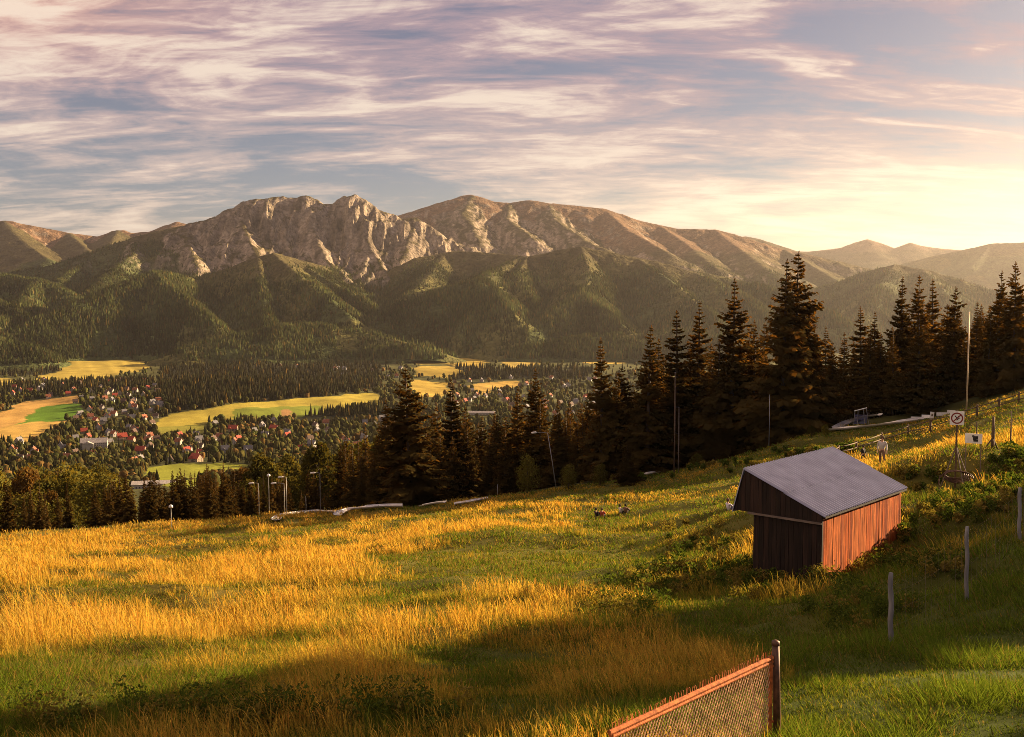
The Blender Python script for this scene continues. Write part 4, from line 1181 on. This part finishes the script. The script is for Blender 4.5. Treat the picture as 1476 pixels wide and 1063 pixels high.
def lamp(px, ytop, ybot, arm, label, r=None, lean=0.0, head='arm', rad=.055, group=None):
    g, h = upright(px, ytop, ybot, r); h = max(h, 2.0)
    root = empty('street_lamp', g); tag(root, label, 'lamp post', group)
    tx = lean * h
    mb = MB(); mb.tube([(0, 0, -.2), (tx * .5, 0, h * .5), (tx, 0, h)], [rad, rad * .8, rad * .6], 8); mb.build('pole', M_STEEL, root, smooth=True)
    if head == 'arm':
        mb = MB(); mb.tube([(tx, 0, h - .05), (tx + arm * .5, 0, h + .05), (tx + arm, 0, h + .05)], .03, 6); mb.build('arm', M_STEEL, root)
        mb = MB(); s = 1 if arm > 0 else -1
        mb.tube([(tx + arm - s * .1, 0, h + .04), (tx + arm + s * .12, 0, h + .03), (tx + arm + s * .55, 0, h - .02), (tx + arm + s * .7, 0, h - .03)], [.05, .13, .14, .05], 8)
        mb.build('lamp_head', M_LAMP, root, smooth=True)
    else:
        mb = MB(); mb.tube([(tx, 0, h - .15), (tx, 0, h - .05), (tx, 0, h + .15), (tx, 0, h + .28)], [.06, .26, .24, .05], 10); mb.build('lamp_head', M_LAMP, root, smooth=True)

def mast(px, ytop, ybot, label, mat, rad, r=None, cat='pole'):
    g, h = upright(px, ytop, ybot, r)
    root = empty('mast', g); tag(root, label, cat)
    mb = MB(); mb.tube([(0, 0, -.2), (.03, 0, h * .5), (0, 0, h)], [rad, rad * .85, rad * .65], 9); mb.build('pole', mat, root, smooth=True)
    mb = MB(); mb.tube([(0, 0, h), (0, 0, h + .06), (0, 0, h + .09)], [rad * .75, rad * .75, rad * .2], 9); mb.build('cap', M_STEEL, root, smooth=True)

def build_lamps():
    lamp(373.5, 697, 747, -.7, 'lamp post with its head turned away from the round lamp, outermost of the lower lamps', 150)
    lamp(388, 686, 742, 0, 'round-headed lamp post among the lower lamps', 152, head='round')
    lamp(410, 697, 743, -1.2, 'lamp post with long arm, close behind the plain tall post', 154)
    lamp(413.5, 688, 745, -.5, 'tall lamp post with short arm, close before the long-armed one', 151)
    lamp(462, 682, 749, -.7, 'tall thin lamp post standing over the curve of the white slide', 147)
    lamp(247, 731, 762, 0, 'small lamp post alone at the shaded wood edge', 128, head='round', rad=.05)
    lamp(803, 624, 697, -1.5, 'leaning lamp post with its arm over the meadow edge', 140, lean=-.16, rad=.07)
    mast(441, 716, 738, 'short post with a box beside the white slide', M_STEEL, .05, 152)
    mast(566, 711, 741, 'thin short post behind the upper loop of the white slide', M_STEEL, .04, 152)
    mast(717, 699, 725, 'thin grey post at the meadow edge in the middle wood', M_STEEL, .05, 140)
    mast(972, 538, 650, 'tall wooden mast before the dark wood', M_DARKWOOD, .10, 140)
    mast(978, 588, 652, 'shorter wooden pole beside the tall wooden mast', M_BEAM, .07, 139)
    mast(1108, 570, 652, 'thin steel mast before the twin spruces', M_STEEL, .05, 140)
    mast(1393, 450, 588, 'tall pale mast in front of the sunlit spruces', M_PALEBAR, .10, 140)

def trough(pts, w=1.3, lift=.45, label='', r=None):
    """a half-pipe slide on short legs"""
    C = []
    for (px, py, rr) in pts:
        p = hit(px, py + 2.5, rr - 18, 300); p = p + np.array([0, 0, lift]); C.append(p)
    C = np.array(C); D = []
    for i in range(len(C) - 1):
        for k in range(8):
            s = k / 8
            p0 = C[max(i - 1, 0)]; p1 = C[i]; p2 = C[i + 1]; p3 = C[min(i + 2, len(C) - 1)]
            D.append(.5 * ((2 * p1) + (p2 - p0) * s + (2 * p0 - 5 * p1 + 4 * p2 - p3) * s * s + (3 * p1 - p0 - 3 * p2 + p3) * s ** 3))
    D.append(C[-1]); D = np.array(D); n = len(D)
    root = empty('slide', D[0]); tag(root, label, 'slide')
    prof = [(math.cos(a) * w / 2, -math.sin(a) * w * .2 + .1) for a in np.linspace(0, PI, 9)]
    prof = prof + [(x * .93, z - .05) for x, z in prof[::-1]]
    V = []
    for i in range(n):
        d = D[min(i + 1, n - 1)] - D[max(i - 1, 0)]; d[2] = 0; d /= np.linalg.norm(d) + 1e-9; s = np.array([d[1], -d[0], 0])
        for (a, z) in prof: V.append(D[i] - D[0] + s * a + np.array([0, 0, z]))
    m = len(prof); fs = []
    for i in range(n - 1):
        for k in range(m): fs.append((i * m + k, i * m + (k + 1) % m, (i + 1) * m + (k + 1) % m, (i + 1) * m + k))
    mb = MB(); mb.add(V, fs); mb.build('channel', M_CHUTE, root, smooth=False)
    for i in range(0, n, 8):
        g = float(ground_z(D[i][0], D[i][1])); p = D[i] - D[0]
        mb = MB(); mb.tube([(p[0], p[1], g - D[0][2] - .2), (p[0], p[1], p[2] - .3)], .06, 6); mb.build('support', M_DARKWOOD, root)

def build_slides():
    trough([(398,751,142),(404,746,144),(418,742,148),(440,739.5,151),(462,738.5,152),(487,740,152)], label='lower curve of the white slide in front of the lamps')
    trough([(487,744,143),(493,740.5,146),(505,736.5,149),(525,734,151),(555,732,152),(580,733.5,152)], label='upper loop of the white slide by the large wide spruce')
    trough([(606,733,150),(625,734,149),(641,735,148)], w=.9, label='short stretch of white slide just past the large wide spruce')
    trough([(655,729,146),(675,726,145),(690,723,144),(707,720,143)], w=.9, label='white slide stretch climbing along the middle wood')
    trough([(925,687,138),(938,684,138),(952,682,138)], w=.9, label='short pale slide stretch beside the small young spruce')
    trough([(1196,621,133),(1212,620,133.5),(1240,617.5,134.5),(1270,614,136),(1305,609.5,137),(1338,604.5,138)], w=1.35, label='long straight white slide below the frame gate')
    trough([(1206,619,138),(1220,611.5,141),(1235,606,145),(1252,602,148),(1268,599.5,150)], w=1.35, label='curved white slide leading to the frame gate')

def build_signs(fence):
    # warning board on a braced trestle
    g, h = upright(1378, 612, 655, 58.0); r = 58.0
    root = empty('warning_sign', g, -math.radians(22)); tag(root, 'square white prohibition sign on a braced dark trestle in the tall grass', 'sign')
    zc = -float(azT(1378, 603)[1]) * r - g[2]; s = .68
    mb = MB(); mb.box((0, 0, zc), (s, .03, s * 1.03)); mb.build('board', M_WHITE, root)
    mb = MB(); n = 36; R1, R0 = .29, .225
    vs_ = []; fs = []
    for k in range(n):
        a = 2 * PI * k / n
        for R in (R1, R0):
            vs_.append((R * math.cos(a), -.024, zc + R * math.sin(a))); 
        for R in (R1, R0): vs_.append((R * math.cos(a), -.0165, zc + R * math.sin(a)))
    for k in range(n):
        a = k * 4; b = ((k + 1) % n) * 4
        fs += [(a, a + 1, b + 1, b), (a, b, b + 2, a + 2), (a + 1, a + 3, b + 3, b + 1)]
    mb.add(vs_, fs); mb.box((0, -.021, zc), (.50, .008, .055), Matrix.Rotation(math.radians(-45), 3, 'Y')); mb.build('prohibition_ring', M_SIGNRED, root)
    mb = MB(); mb.box((-.03, -.0185, zc + .03), (.045, .004, .22), Matrix.Rotation(math.radians(-35), 3, 'Y')); mb.box((.05, -.0185, zc - .04), (.04, .004, .20), Matrix.Rotation(math.radians(50), 3, 'Y')); mb.box((.07, -.0185, zc + .10), (.06, .004, .06))
    mb.build('pictogram', M_SIGNBLACK, root)
    mb = MB(); mb.box((0, .06, zc / 2 + .1), (.09, .09, zc + .6)); mb.build('post', M_DARKWOOD, root)
    for (x0, x1, y) in ((0, .95, .05), (0, -.8, .3), (.0, .5, -.6)):
        mb = MB(); mb.tube([(x0, .06, zc * .62), (x1, y, -.15)], .03, 6); mb.build('brace', M_BEAM, root)
    # rusty coil hung on the trestle
    root2 = empty('hose_coil', g + np.array([-.05, -.12, .95]), -math.radians(20)); tag(root2, 'dark coiled hose hanging under the white prohibition sign', 'hose')
    mb = MB()
    for k in range(5):
        R = .34 + .04 * k; c = V3((.05 * k - .05, -.03 * k, -.03 * k))
        mb.tube([c + V3((R * 1.35 * math.cos(a), .05 * math.sin(3 * a), R * .62 * math.sin(a))) for a in np.linspace(0, 2 * PI, 25)], .03, 6, cap=False)
    mb.build('coil', M_BROWNIRON, root2, smooth=True)
    mb = MB(); mb.tube([V3((-.5, -.03, .05)), V3((-.75, 0, -.2)), V3((-.8, -.05, -.5)), V3((-.65, -.1, -.8))], .03, 6); mb.build('loose_end', M_BROWNIRON, root2, smooth=True)
    # low white board in the grass
    g, h = upright(1403, 625, 645, 60.0); root = empty('white_board', g, -math.radians(24)); tag(root, 'low white board with a dark blotch, half hidden in tall grass', 'board')
    mb = MB(); mb.box((0, 0, h - .27), (.84, .03, .52)); mb.build('panel', M_WHITE, root)
    mb = MB()
    for (x, z, a, b) in ((.05, .02, .16, .22), (.14, .05, .14, .16), (.1, -.1, .22, .12), (-.02, .12, .1, .1)): mb.box((x, -.019, h - .27 + z), (a, .006 + .002 * a, b))
    mb.build('dark_blotch', M_SIGNBLACK, root)
    for x in (-.36, .36):
        mb = MB(); mb.box((x, .04, h / 2 - .1), (.05, .05, h + .2)); mb.build('leg', M_BEAM, root)
    # small sign on the rail fence
    fg, fh = fence[5]; root = empty('small_sign', (fg[0] + .08, fg[1] - .14, fg[2] + fh + .05), math.radians(12)); tag(root, 'small white notice nailed to a post of the rail fence', 'sign')
    mb = MB(); mb.box((0, 0, .35), (.5, .03, .72), Matrix.Rotation(math.radians(7), 3, 'Y')); mb.build('board', M_WHITE, root)
    mb = MB(); mb.box((.02, -.02, .35), (.22, .012, .26), Matrix.Rotation(math.radians(7), 3, 'Y')); mb.build('faded_print', M_BEAM, root)
    mb = MB(); mb.box((0, .03, 0), (.08, .05, 1.0)); mb.build('batten', M_DARKWOOD, root)
    # old fence remains on the knoll
    for (px, yt, yb, rr, lb) in ((1407, 608, 626, 66, 'thin dark stake standing behind the low white board'), (1457, 593, 613, 68, 'thin dark stake high on the sunny slope'), (1431, 601, 630, 64, 'thick dark stake with spread foot on the sunny slope')):
        g, h = upright(px, yt, yb, rr); root = empty('stake', g); tag(root, lb, 'stake')
        t = .05 if 'thin' in lb else .11
        mb = MB(); mb.tube([(0, 0, -.25), (.02, 0, h * .6), (0, 0, h)], [t, t * .85, t * .6], 7); mb.build('shaft', M_DARKWOOD, root, smooth=True)
        if 'thick' in lb:
            for a in (0.4, 2.5, 4.6):
                mb = MB(); mb.tube([(0, 0, h * .35), (.45 * math.cos(a), .45 * math.sin(a), -.1)], .045, 6); mb.build('strut', M_DARKWOOD, root, smooth=True)
        else:
            mb = MB(); mb.tube([(-.03, -.05, h * .8), (.05, -.06, h * .83)], .02, 5); mb.build('wire_stub', M_WIRE, root)
    # frame gate over the slide
    g, h = upright(1240, 584, 603, 150.0); root = empty('frame_gate', g, math.radians(-15)); tag(root, 'small pale frame gate with blue netting at the wood edge', 'gate')
    k = h * .85
    for nm, a, b in (('leg', (-.85, 0, -.2), (-.7, 0, k * .82)), ('leg', (1.15, 0, -.2), (.75, 0, k)), ('leg', (-.35, 0, -.2), (-.3, 0, k * .88)), ('leg', (.6, .0, -.2), (.4, 0, k * .96))):
        mb = MB(); mb.tube([a, b], .05, 6); mb.build(nm, M_STEEL, root)
    mb = MB(); mb.tube([(-.8, 0, k * .8), (.85, 0, k * 1.02)], .075, 6); mb.build('top_bar', M_CHUTE, root)
    mb = MB()
    for q in range(14): mb.tube([(-.75 + .12 * q, .03, .05), (-.72 + .115 * q, .03, k * .6)], .018, 4)
    for q in range(7): mb.tube([(-.75, .03, .1 + k * .08 * q), (.85, .03, .1 + k * .08 * q)], .018, 4)
    mb.build('net', M_BLUENET, root)
    for (px, r, w, lb) in ((1322, 150, 1.6, 'low white barrier panel at the wood edge, nearest the frame gate'), (1336, 149, 1.3, 'low white barrier panel behind the small white notice'), (1362, 148, 2.2, 'long low white barrier panel beside the white prohibition sign'), (1371, 147, 1.0, 'short white barrier panel end-on beside the long one')):
        g, h = upright(px, 592, 601, r); root = empty('barrier', g, math.radians(rng.uniform(-25, 5))); tag(root, lb, 'barrier')
        mb = MB(); mb.box((0, 0, .62), (w, .06, .42)); mb.build('panel', M_WHITE, root)
        for x in (-w * .4, w * .4):
            mb = MB(); mb.box((x, .05, .3), (.07, .07, 1.1)); mb.build('leg', M_STEEL, root)

# ------------------------------------------------------------------ people
def skin_mesh(name, verts, edges, mat, parent, sub=1):
    me = bpy.data.meshes.new(name); me.from_pydata([v[0] for v in verts], edges, []); me.materials.append(mat)
    o = bpy.data.objects.new(name, me); COL.objects.link(o)
    sk = o.modifiers.new('Skin', 'SKIN')
    lay = me.skin_vertices[0].data if me.skin_vertices else None
    if lay is None:
        with bpy.context.temp_override(object=o, active_object=o): pass
    for i, v in enumerate(verts):
        q = v[1]; lay[i].radius = (q, q) if not isinstance(q, tuple) else q
    lay[0].use_root = True
    sb = o.modifiers.new('Subdivision', 'SUBSURF'); sb.levels = sub; sb.render_levels = sub
    dg = bpy.context.evaluated_depsgraph_get(); ev = o.evaluated_get(dg); m2 = bpy.data.meshes.new_from_object(ev)
    m2.polygons.foreach_set('use_smooth', [True] * len(m2.polygons))
    o.modifiers.clear(); o.data = m2
    o.parent = parent; return o

def person(loc, rz, pose, shirt, trousers, hair, label, group=None):
    root = empty('person', loc, rz); tag(root, label, 'person', group)
    sit = pose == 'sit'; hz = .14 if sit else .92
    J = {}
    J['pel'] = (0, 0, hz); lean = .12 if sit else 0.02
    J['chest'] = (0, lean * .5, hz + .30); J['neck'] = (0, lean, hz + .54); J['chin'] = (0, lean - .01, hz + .60); J['head'] = (0, lean - .02, hz + .70); J['crown'] = (0, lean, hz + .80)
    verts = [(J['pel'], (.15, .10)), (J['chest'], (.155, .105)), (J['neck'], .055), (J['chin'], (.06, .065)), (J['head'], (.078, .095)), (J['crown'], .06)]
    edges = [(0, 1), (1, 2), (2, 3), (3, 4), (4, 5)]
    armv, legv = [], []
    for s in (-1, 1):
        sh = (s * .19, lean, hz + .47)
        if sit: el = (s * .25, -.18, hz + .25); wr = (s * .12, -.38, hz + .22)
        else: el = (s * .25, .02 - .06 * s, hz + .18); wr = (s * .26, -.08 - .10 * s, hz - .05)
        b = len(verts); verts += [(sh, .055), (el, .042), (wr, .030)]; edges += [(1, b), (b, b + 1), (b + 1, b + 2)]
        d = (V3(wr) - V3(el)).normalized(); palm = V3(wr) + d * .06
        verts.append((tuple(palm), .030)); edges.append((b + 2, b + 3)); side = d.cross(V3((0, 0, 1))).normalized() if abs(d.z) < .9 else V3((0, 1, 0))
        for k, lf in enumerate((.065, .08, .075, .06)):
            p1 = palm + side * (.022 * (k - 1.5)) + d * (.03 + lf * .5); p2 = p1 + d * lf * .45 + V3((0, -.012, -.01))
            q = len(verts); verts += [(tuple(p1), .0085), (tuple(p2), .007)]; edges += [(b + 3, q), (q, q + 1)]
        p1 = V3(wr) + d * .03 + side * -.04; p2 = p1 + d * .04 - side * .012; q = len(verts)
        verts += [(tuple(p1), .011), (tuple(p2), .008)]; edges += [(b + 3, q), (q, q + 1)]
        armv.append((sh, el, tuple(V3(el) + (V3(wr) - V3(el)) * .9)))
        hip = (s * .10, 0, hz - .05 if not sit else hz)
        if sit: kn = (s * .16, -.40, .46); an = (s * .15, -.62, .08); to = (s * .16, -.80, .04)
        else: kn = (s * .11, -.03 - .10 * s, .50); an = (s * .11, .02 - .16 * s, .09); to = (s * .12, -.14 - .16 * s, .035)
        b = len(verts); verts += [(hip, .085), (kn, .058), (an, .038), (to, .032)]; edges += [(0, b), (b, b + 1), (b + 1, b + 2), (b + 2, b + 3)]
        legv.append((hip, kn, an, to))
    body = skin_mesh('body', verts, edges, M_SKIN, root)
    v = [(J['pel'], (.165, .12)), (J['chest'], (.18, .13)), ((0, lean, hz + .52), .085)]; e = [(0, 1), (1, 2)]
    for a in armv:
        b = len(v); v += [(a[0], .075), (a[1], .060), (a[2], .048)]; e += [(1, b), (b, b + 1), (b + 1, b + 2)]
    skin_mesh('shirt', v, e, shirt, root)
    v = [((0, 0, hz + .06), (.165, .12)), ((0, 0, hz - .02), (.17, .125))]; e = [(0, 1)]
    for l in legv:
        b = len(v); v += [(l[0], .105), (l[1], .074), (l[2], .056)]; e += [(1, b), (b, b + 1), (b + 1, b + 2)]
    skin_mesh('trousers', v, e, trousers, root)
    for l in legv:
        mb = MB(); a = V3(l[2]); t = V3(l[3]); mb.tube([a + V3((0, .06, -.02)), a + V3((0, 0, -.01)), t, t + (t - a) * .25], [.04, .055, .045, .02], 8); mb.build('shoe', M_SIGNBLACK, root, smooth=True)
    hc = V3(J['head']); mb = MB()
    for i in range(5):
        pass
    mb.tube([hc + V3((0, .035, -.08)), hc + V3((0, .03, 0)), hc + V3((0, .02, .07)), hc + V3((0, .01, .125)), hc + V3((0, .01, .14))], [.085, .10, .10, .06, .01], 12); mb.build('hair', hair, root, smooth=True)
    for s in (-1, 1):
        mb = MB(); mb.tube([hc + V3((s * .03, -.088, .005)), hc + V3((s * .03, -.1, .005))], .01, 6); mb.build('eye', M_SIGNBLACK, body)
    mb = MB(); mb.tube([hc + V3((0, -.085, .01)), hc + V3((0, -.118, -.025)), hc + V3((0, -.09, -.035))], [.008, .015, .008], 6); mb.build('nose', M_SKIN, body, smooth=True)
    mb = MB(); mb.tube([hc + V3((-.025, -.088, -.055)), hc + V3((.025, -.088, -.055))], .007, 5); mb.build('mouth', M_SIGNRED, body)
    return root

def build_people():
    cl = lambda n, c: simple_mat(n, c, .85, nscale=20, lo=.85, hi=1.1)
    white = cl('white_cloth', (.48,.44,.44)); dark = cl('dark_cloth', (.03,.028,.032)); brown = cl('brown_cloth', (.18,.10,.07)); red = cl('red_cloth', (.38,.06,.04)); lil = cl('pale_lilac_cloth', (.62,.56,.68)); jean = cl('blue_cloth', (.06,.07,.12))
    h1 = cl('dark_hair', (.03,.02,.015)); h2 = cl('brown_hair', (.12,.07,.04))
    def at(px, py): return ground_pt(px, py, 60)
    person(at(1244, 668), .6, 'stand', dark, dark, h1, 'person in dark clothes standing in the meadow behind the shed')
    person(at(1271, 671), -.4, 'stand', white, brown, h2, 'person in a white top and brown trousers walking up the meadow')
    person(at(860, 747), 2.6, 'sit', dark, jean, h1, 'person in dark clothes sitting in the golden meadow')
    person(at(868, 747), 2.9, 'sit', red, jean, h2, 'person in a red top sitting in the golden meadow')
    person(at(895, 742), 2.2, 'sit', white, dark, h1, 'person in a white top sitting in the meadow, beside one in a dark jacket')
    person(at(902, 741), 2.7, 'sit', brown, dark, h1, 'person in a brown jacket sitting next to the one in white')
    person(at(1051, 739), 2.0, 'sit', lil, jean, h2, 'person in a pale lilac top sitting just past the corner of the shed')
    g = at(1237, 669); root = empty('bag', g); tag(root, 'pale bag on the ground beside the person in dark clothes', 'bag')
    mb = MB(); mb.tube([(0, 0, 0), (0, 0, .06), (0, 0, .3), (.02, 0, .42), (.02, 0, .46)], [.12, .19, .18, .12, .03], 10); mb.build('sack', white, root, smooth=True)
    mb = MB(); mb.tube([(-.08, -.1, .1), (-.09, -.22, .25), (-.06, -.12, .42)], .02, 5); mb.build('strap', dark, root)

# ------------------------------------------------------------------ the town
def build_town():
    rc = [simple_mat('roof_' + n, c, .8, nscale=.8) for n, c in (('red', (.30,.05,.03)), ('rust', (.24,.085,.045)), ('grey', (.16,.15,.16)), ('brown', (.10,.06,.045)), ('pale', (.42,.37,.34)))]
    wc = [simple_mat('wall_' + n, c, .8, nscale=.6, lo=.9, hi=1.05) for n, c in (('white', (.36,.33,.30)), ('cream', (.32,.25,.18)), ('timber', (.16,.085,.045)))]
    def house_mesh(name, w, d, hw, hr, wall, roof, wing=0.0):
        mb = MB()
        mb.box((0, 0, hw / 2 - 1), (w, d, hw + 2), m=0)
        o = .7
        mb.add([(-w/2, -d/2, hw), (w/2, -d/2, hw), (w/2, 0, hw + hr), (-w/2, 0, hw + hr), (-w/2, d/2, hw), (w/2, d/2, hw)], [(0, 3, 4), (1, 5, 2)], 0)
        for s in (-1, 1):
            a = (-w/2 - o, s * (d/2 + o), hw - o * hr / (d / 2)); b = (w/2 + o, s * (d/2 + o), hw - o * hr / (d / 2)); c = (w/2 + o, 0, hw + hr); e = (-w/2 - o, 0, hw + hr)
            up = (0, s * .12, .3)
            v8 = [a, b, c, e] + [tuple(p[i] + up[i] for i in range(3)) for p in (a, b)] + [(c[0], 0, c[2] + .3), (e[0], 0, e[2] + .3)]
            mb.add(v8, [(0, 1, 2, 3), (4, 7, 6, 5), (0, 4, 5, 1), (1, 5, 6, 2), (3, 7, 4, 0)], 1)
        mb.box((w * .2, d * .12, hw + hr * .85), (.9, .9, hr * .9), m=0)
        nw = max(2, int(w / 3.2))
        for fl in range(max(1, int(hw / 3))):
            for k in range(nw):
                x = -w / 2 + w * (k + .5) / nw
                for s in (-1, 1): mb.box((x, s * (d / 2 + .03), 1.7 + 3 * fl), (1.2, .1, 1.4), m=2)
            for s in (-1, 1):
                for y in (-d * .22, d * .22): mb.box((s * (w / 2 + .03), y, 1.7 + 3 * fl), (.1, 1.2, 1.4), m=2)
        if wing:
            mb.box((-w * .2, -d / 2 - wing / 2 + .2, hw * .45 - 1), (w * .4, wing, hw * .9 + 2), m=0)
            mb.add([(-w*.42, -d/2 - wing - .5, hw*.9), (w*.02, -d/2 - wing - .5, hw*.9), (-w*.2, -d/2 - wing - .5, hw*.9 + hr*.55), (-w*.42, 0, hw*.9), (w*.02, 0, hw*.9), (-w*.2, 0, hw*.9 + hr*.55)], [(0, 2, 5, 3), (2, 1, 4, 5), (0, 1, 2)], 1)
        return mb.build(name, [wall, roof, M_GLASS], link=False)
    big = house_mesh('hotel', 44, 16, 13, 7, wc[0], rc[4], 8); red = house_mesh('house', 17, 12, 6, 7, wc[1], rc[0], 4); longb = house_mesh('hall', 60, 14, 5, 3, wc[0], rc[4])
    var = [house_mesh('house', 11, 9, 5, 5.5, wc[0], rc[3]), house_mesh('house', 12, 10, 6, 6, wc[0], rc[1], 3), house_mesh('house', 10, 9, 5, 5, wc[1], rc[2]), house_mesh('house', 13, 10, 6, 6.5, wc[0], rc[2], 3), house_mesh('house', 11, 9, 4.5, 6, wc[2], rc[3]), house_mesh('house', 12, 9, 5, 6, wc[1], rc[0])]
    def put(src, name, px, py, rz, label, cat, group=None, rad=9):
        x, y, z = [float(q) for q in hit_far(np.array(px), np.array(py))]
        o = src.copy(); o.name = name; COL.objects.link(o); o.location = (x, y, z); o.rotation_euler = (0, 0, rz); HOUSES.append((x, y, rad)); return tag(o, label, cat, group)
    put(big, 'hotel', 136, 648, .25, 'large white hotel with a stepped front in the town', 'hotel', rad=24)
    put(longb, 'hall', 694, 598, -.1, 'long pale flat hall at the far end of the town', 'hall', rad=30)
    put(longb, 'hall', 232, 703, .2, 'pale flat hall close behind the shaded wood', 'hall', rad=24)
    for (px, py, lb) in ((336, 622, 'large red-roofed house below the long green field'), (176, 634, 'red-roofed house behind the white hotel'), (203, 654, 'red-roofed house beyond the white hotel, among bushes'), (283, 666, 'red-roofed house at the top of the small pasture hill'), (140, 705, 'small red-roofed house between the leafy trees'), (395, 622, 'red-roofed house beside the ploughed strips')):
        put(red, 'house', px, py, rng.uniform(-.6, .6), lb, 'house', rad=14)
    zones = [(0, 225, 548, 585, 32, 'white house in the far hamlet under the big sloping field', 'houses of the far hamlet'), (105, 232, 565, 640, 46, 'white house in the middle of the town, among trees', 'houses in the middle of the town'),
             (0, 330, 636, 672, 22, 'pale house at the near side of the town', 'houses at the near side of the town'), (230, 560, 606, 655, 32, 'house on the tree-filled slope below the long green field', 'houses below the long green field'),
             (655, 860, 545, 600, 44, 'pale house in the hazy end of the town behind the wood', 'houses at the hazy end of the town'), (400, 600, 526, 548, 12, 'house beside the dark valley wood', 'houses beside the valley wood')]
    for (x0, x1, y0, y1, n, lb, gp) in zones:
        c = 0; tr = 0
        while c < n and tr < n * 20:
            tr += 1; px = rng.uniform(x0, x1); py = rng.uniform(y0, y1)
            x, y, z = hit_far(np.array([px]), np.array([py])); fi, wd, _, _ = valley_masks(x, y, z)
            if fi[0] >= 0 or any((h[0] - x[0]) ** 2 + (h[1] - y[0]) ** 2 < (h[2] + 14) ** 2 for h in HOUSES): continue
            put(var[int(rng.choice(6, p=[.2, .2, .18, .2, .1, .12]))], 'house', px, py, rng.uniform(0, PI), lb, 'house', gp, rad=8); c += 1

build_shed(); build_wire_fence(); build_gate(); FENCE = build_rail_fence(); build_lamps(); build_slides(); build_signs(FENCE); build_people(); build_town()
build_grass(); build_turf(); build_weeds(); build_trees(); build_mountain_forest(); build_valley_trees()
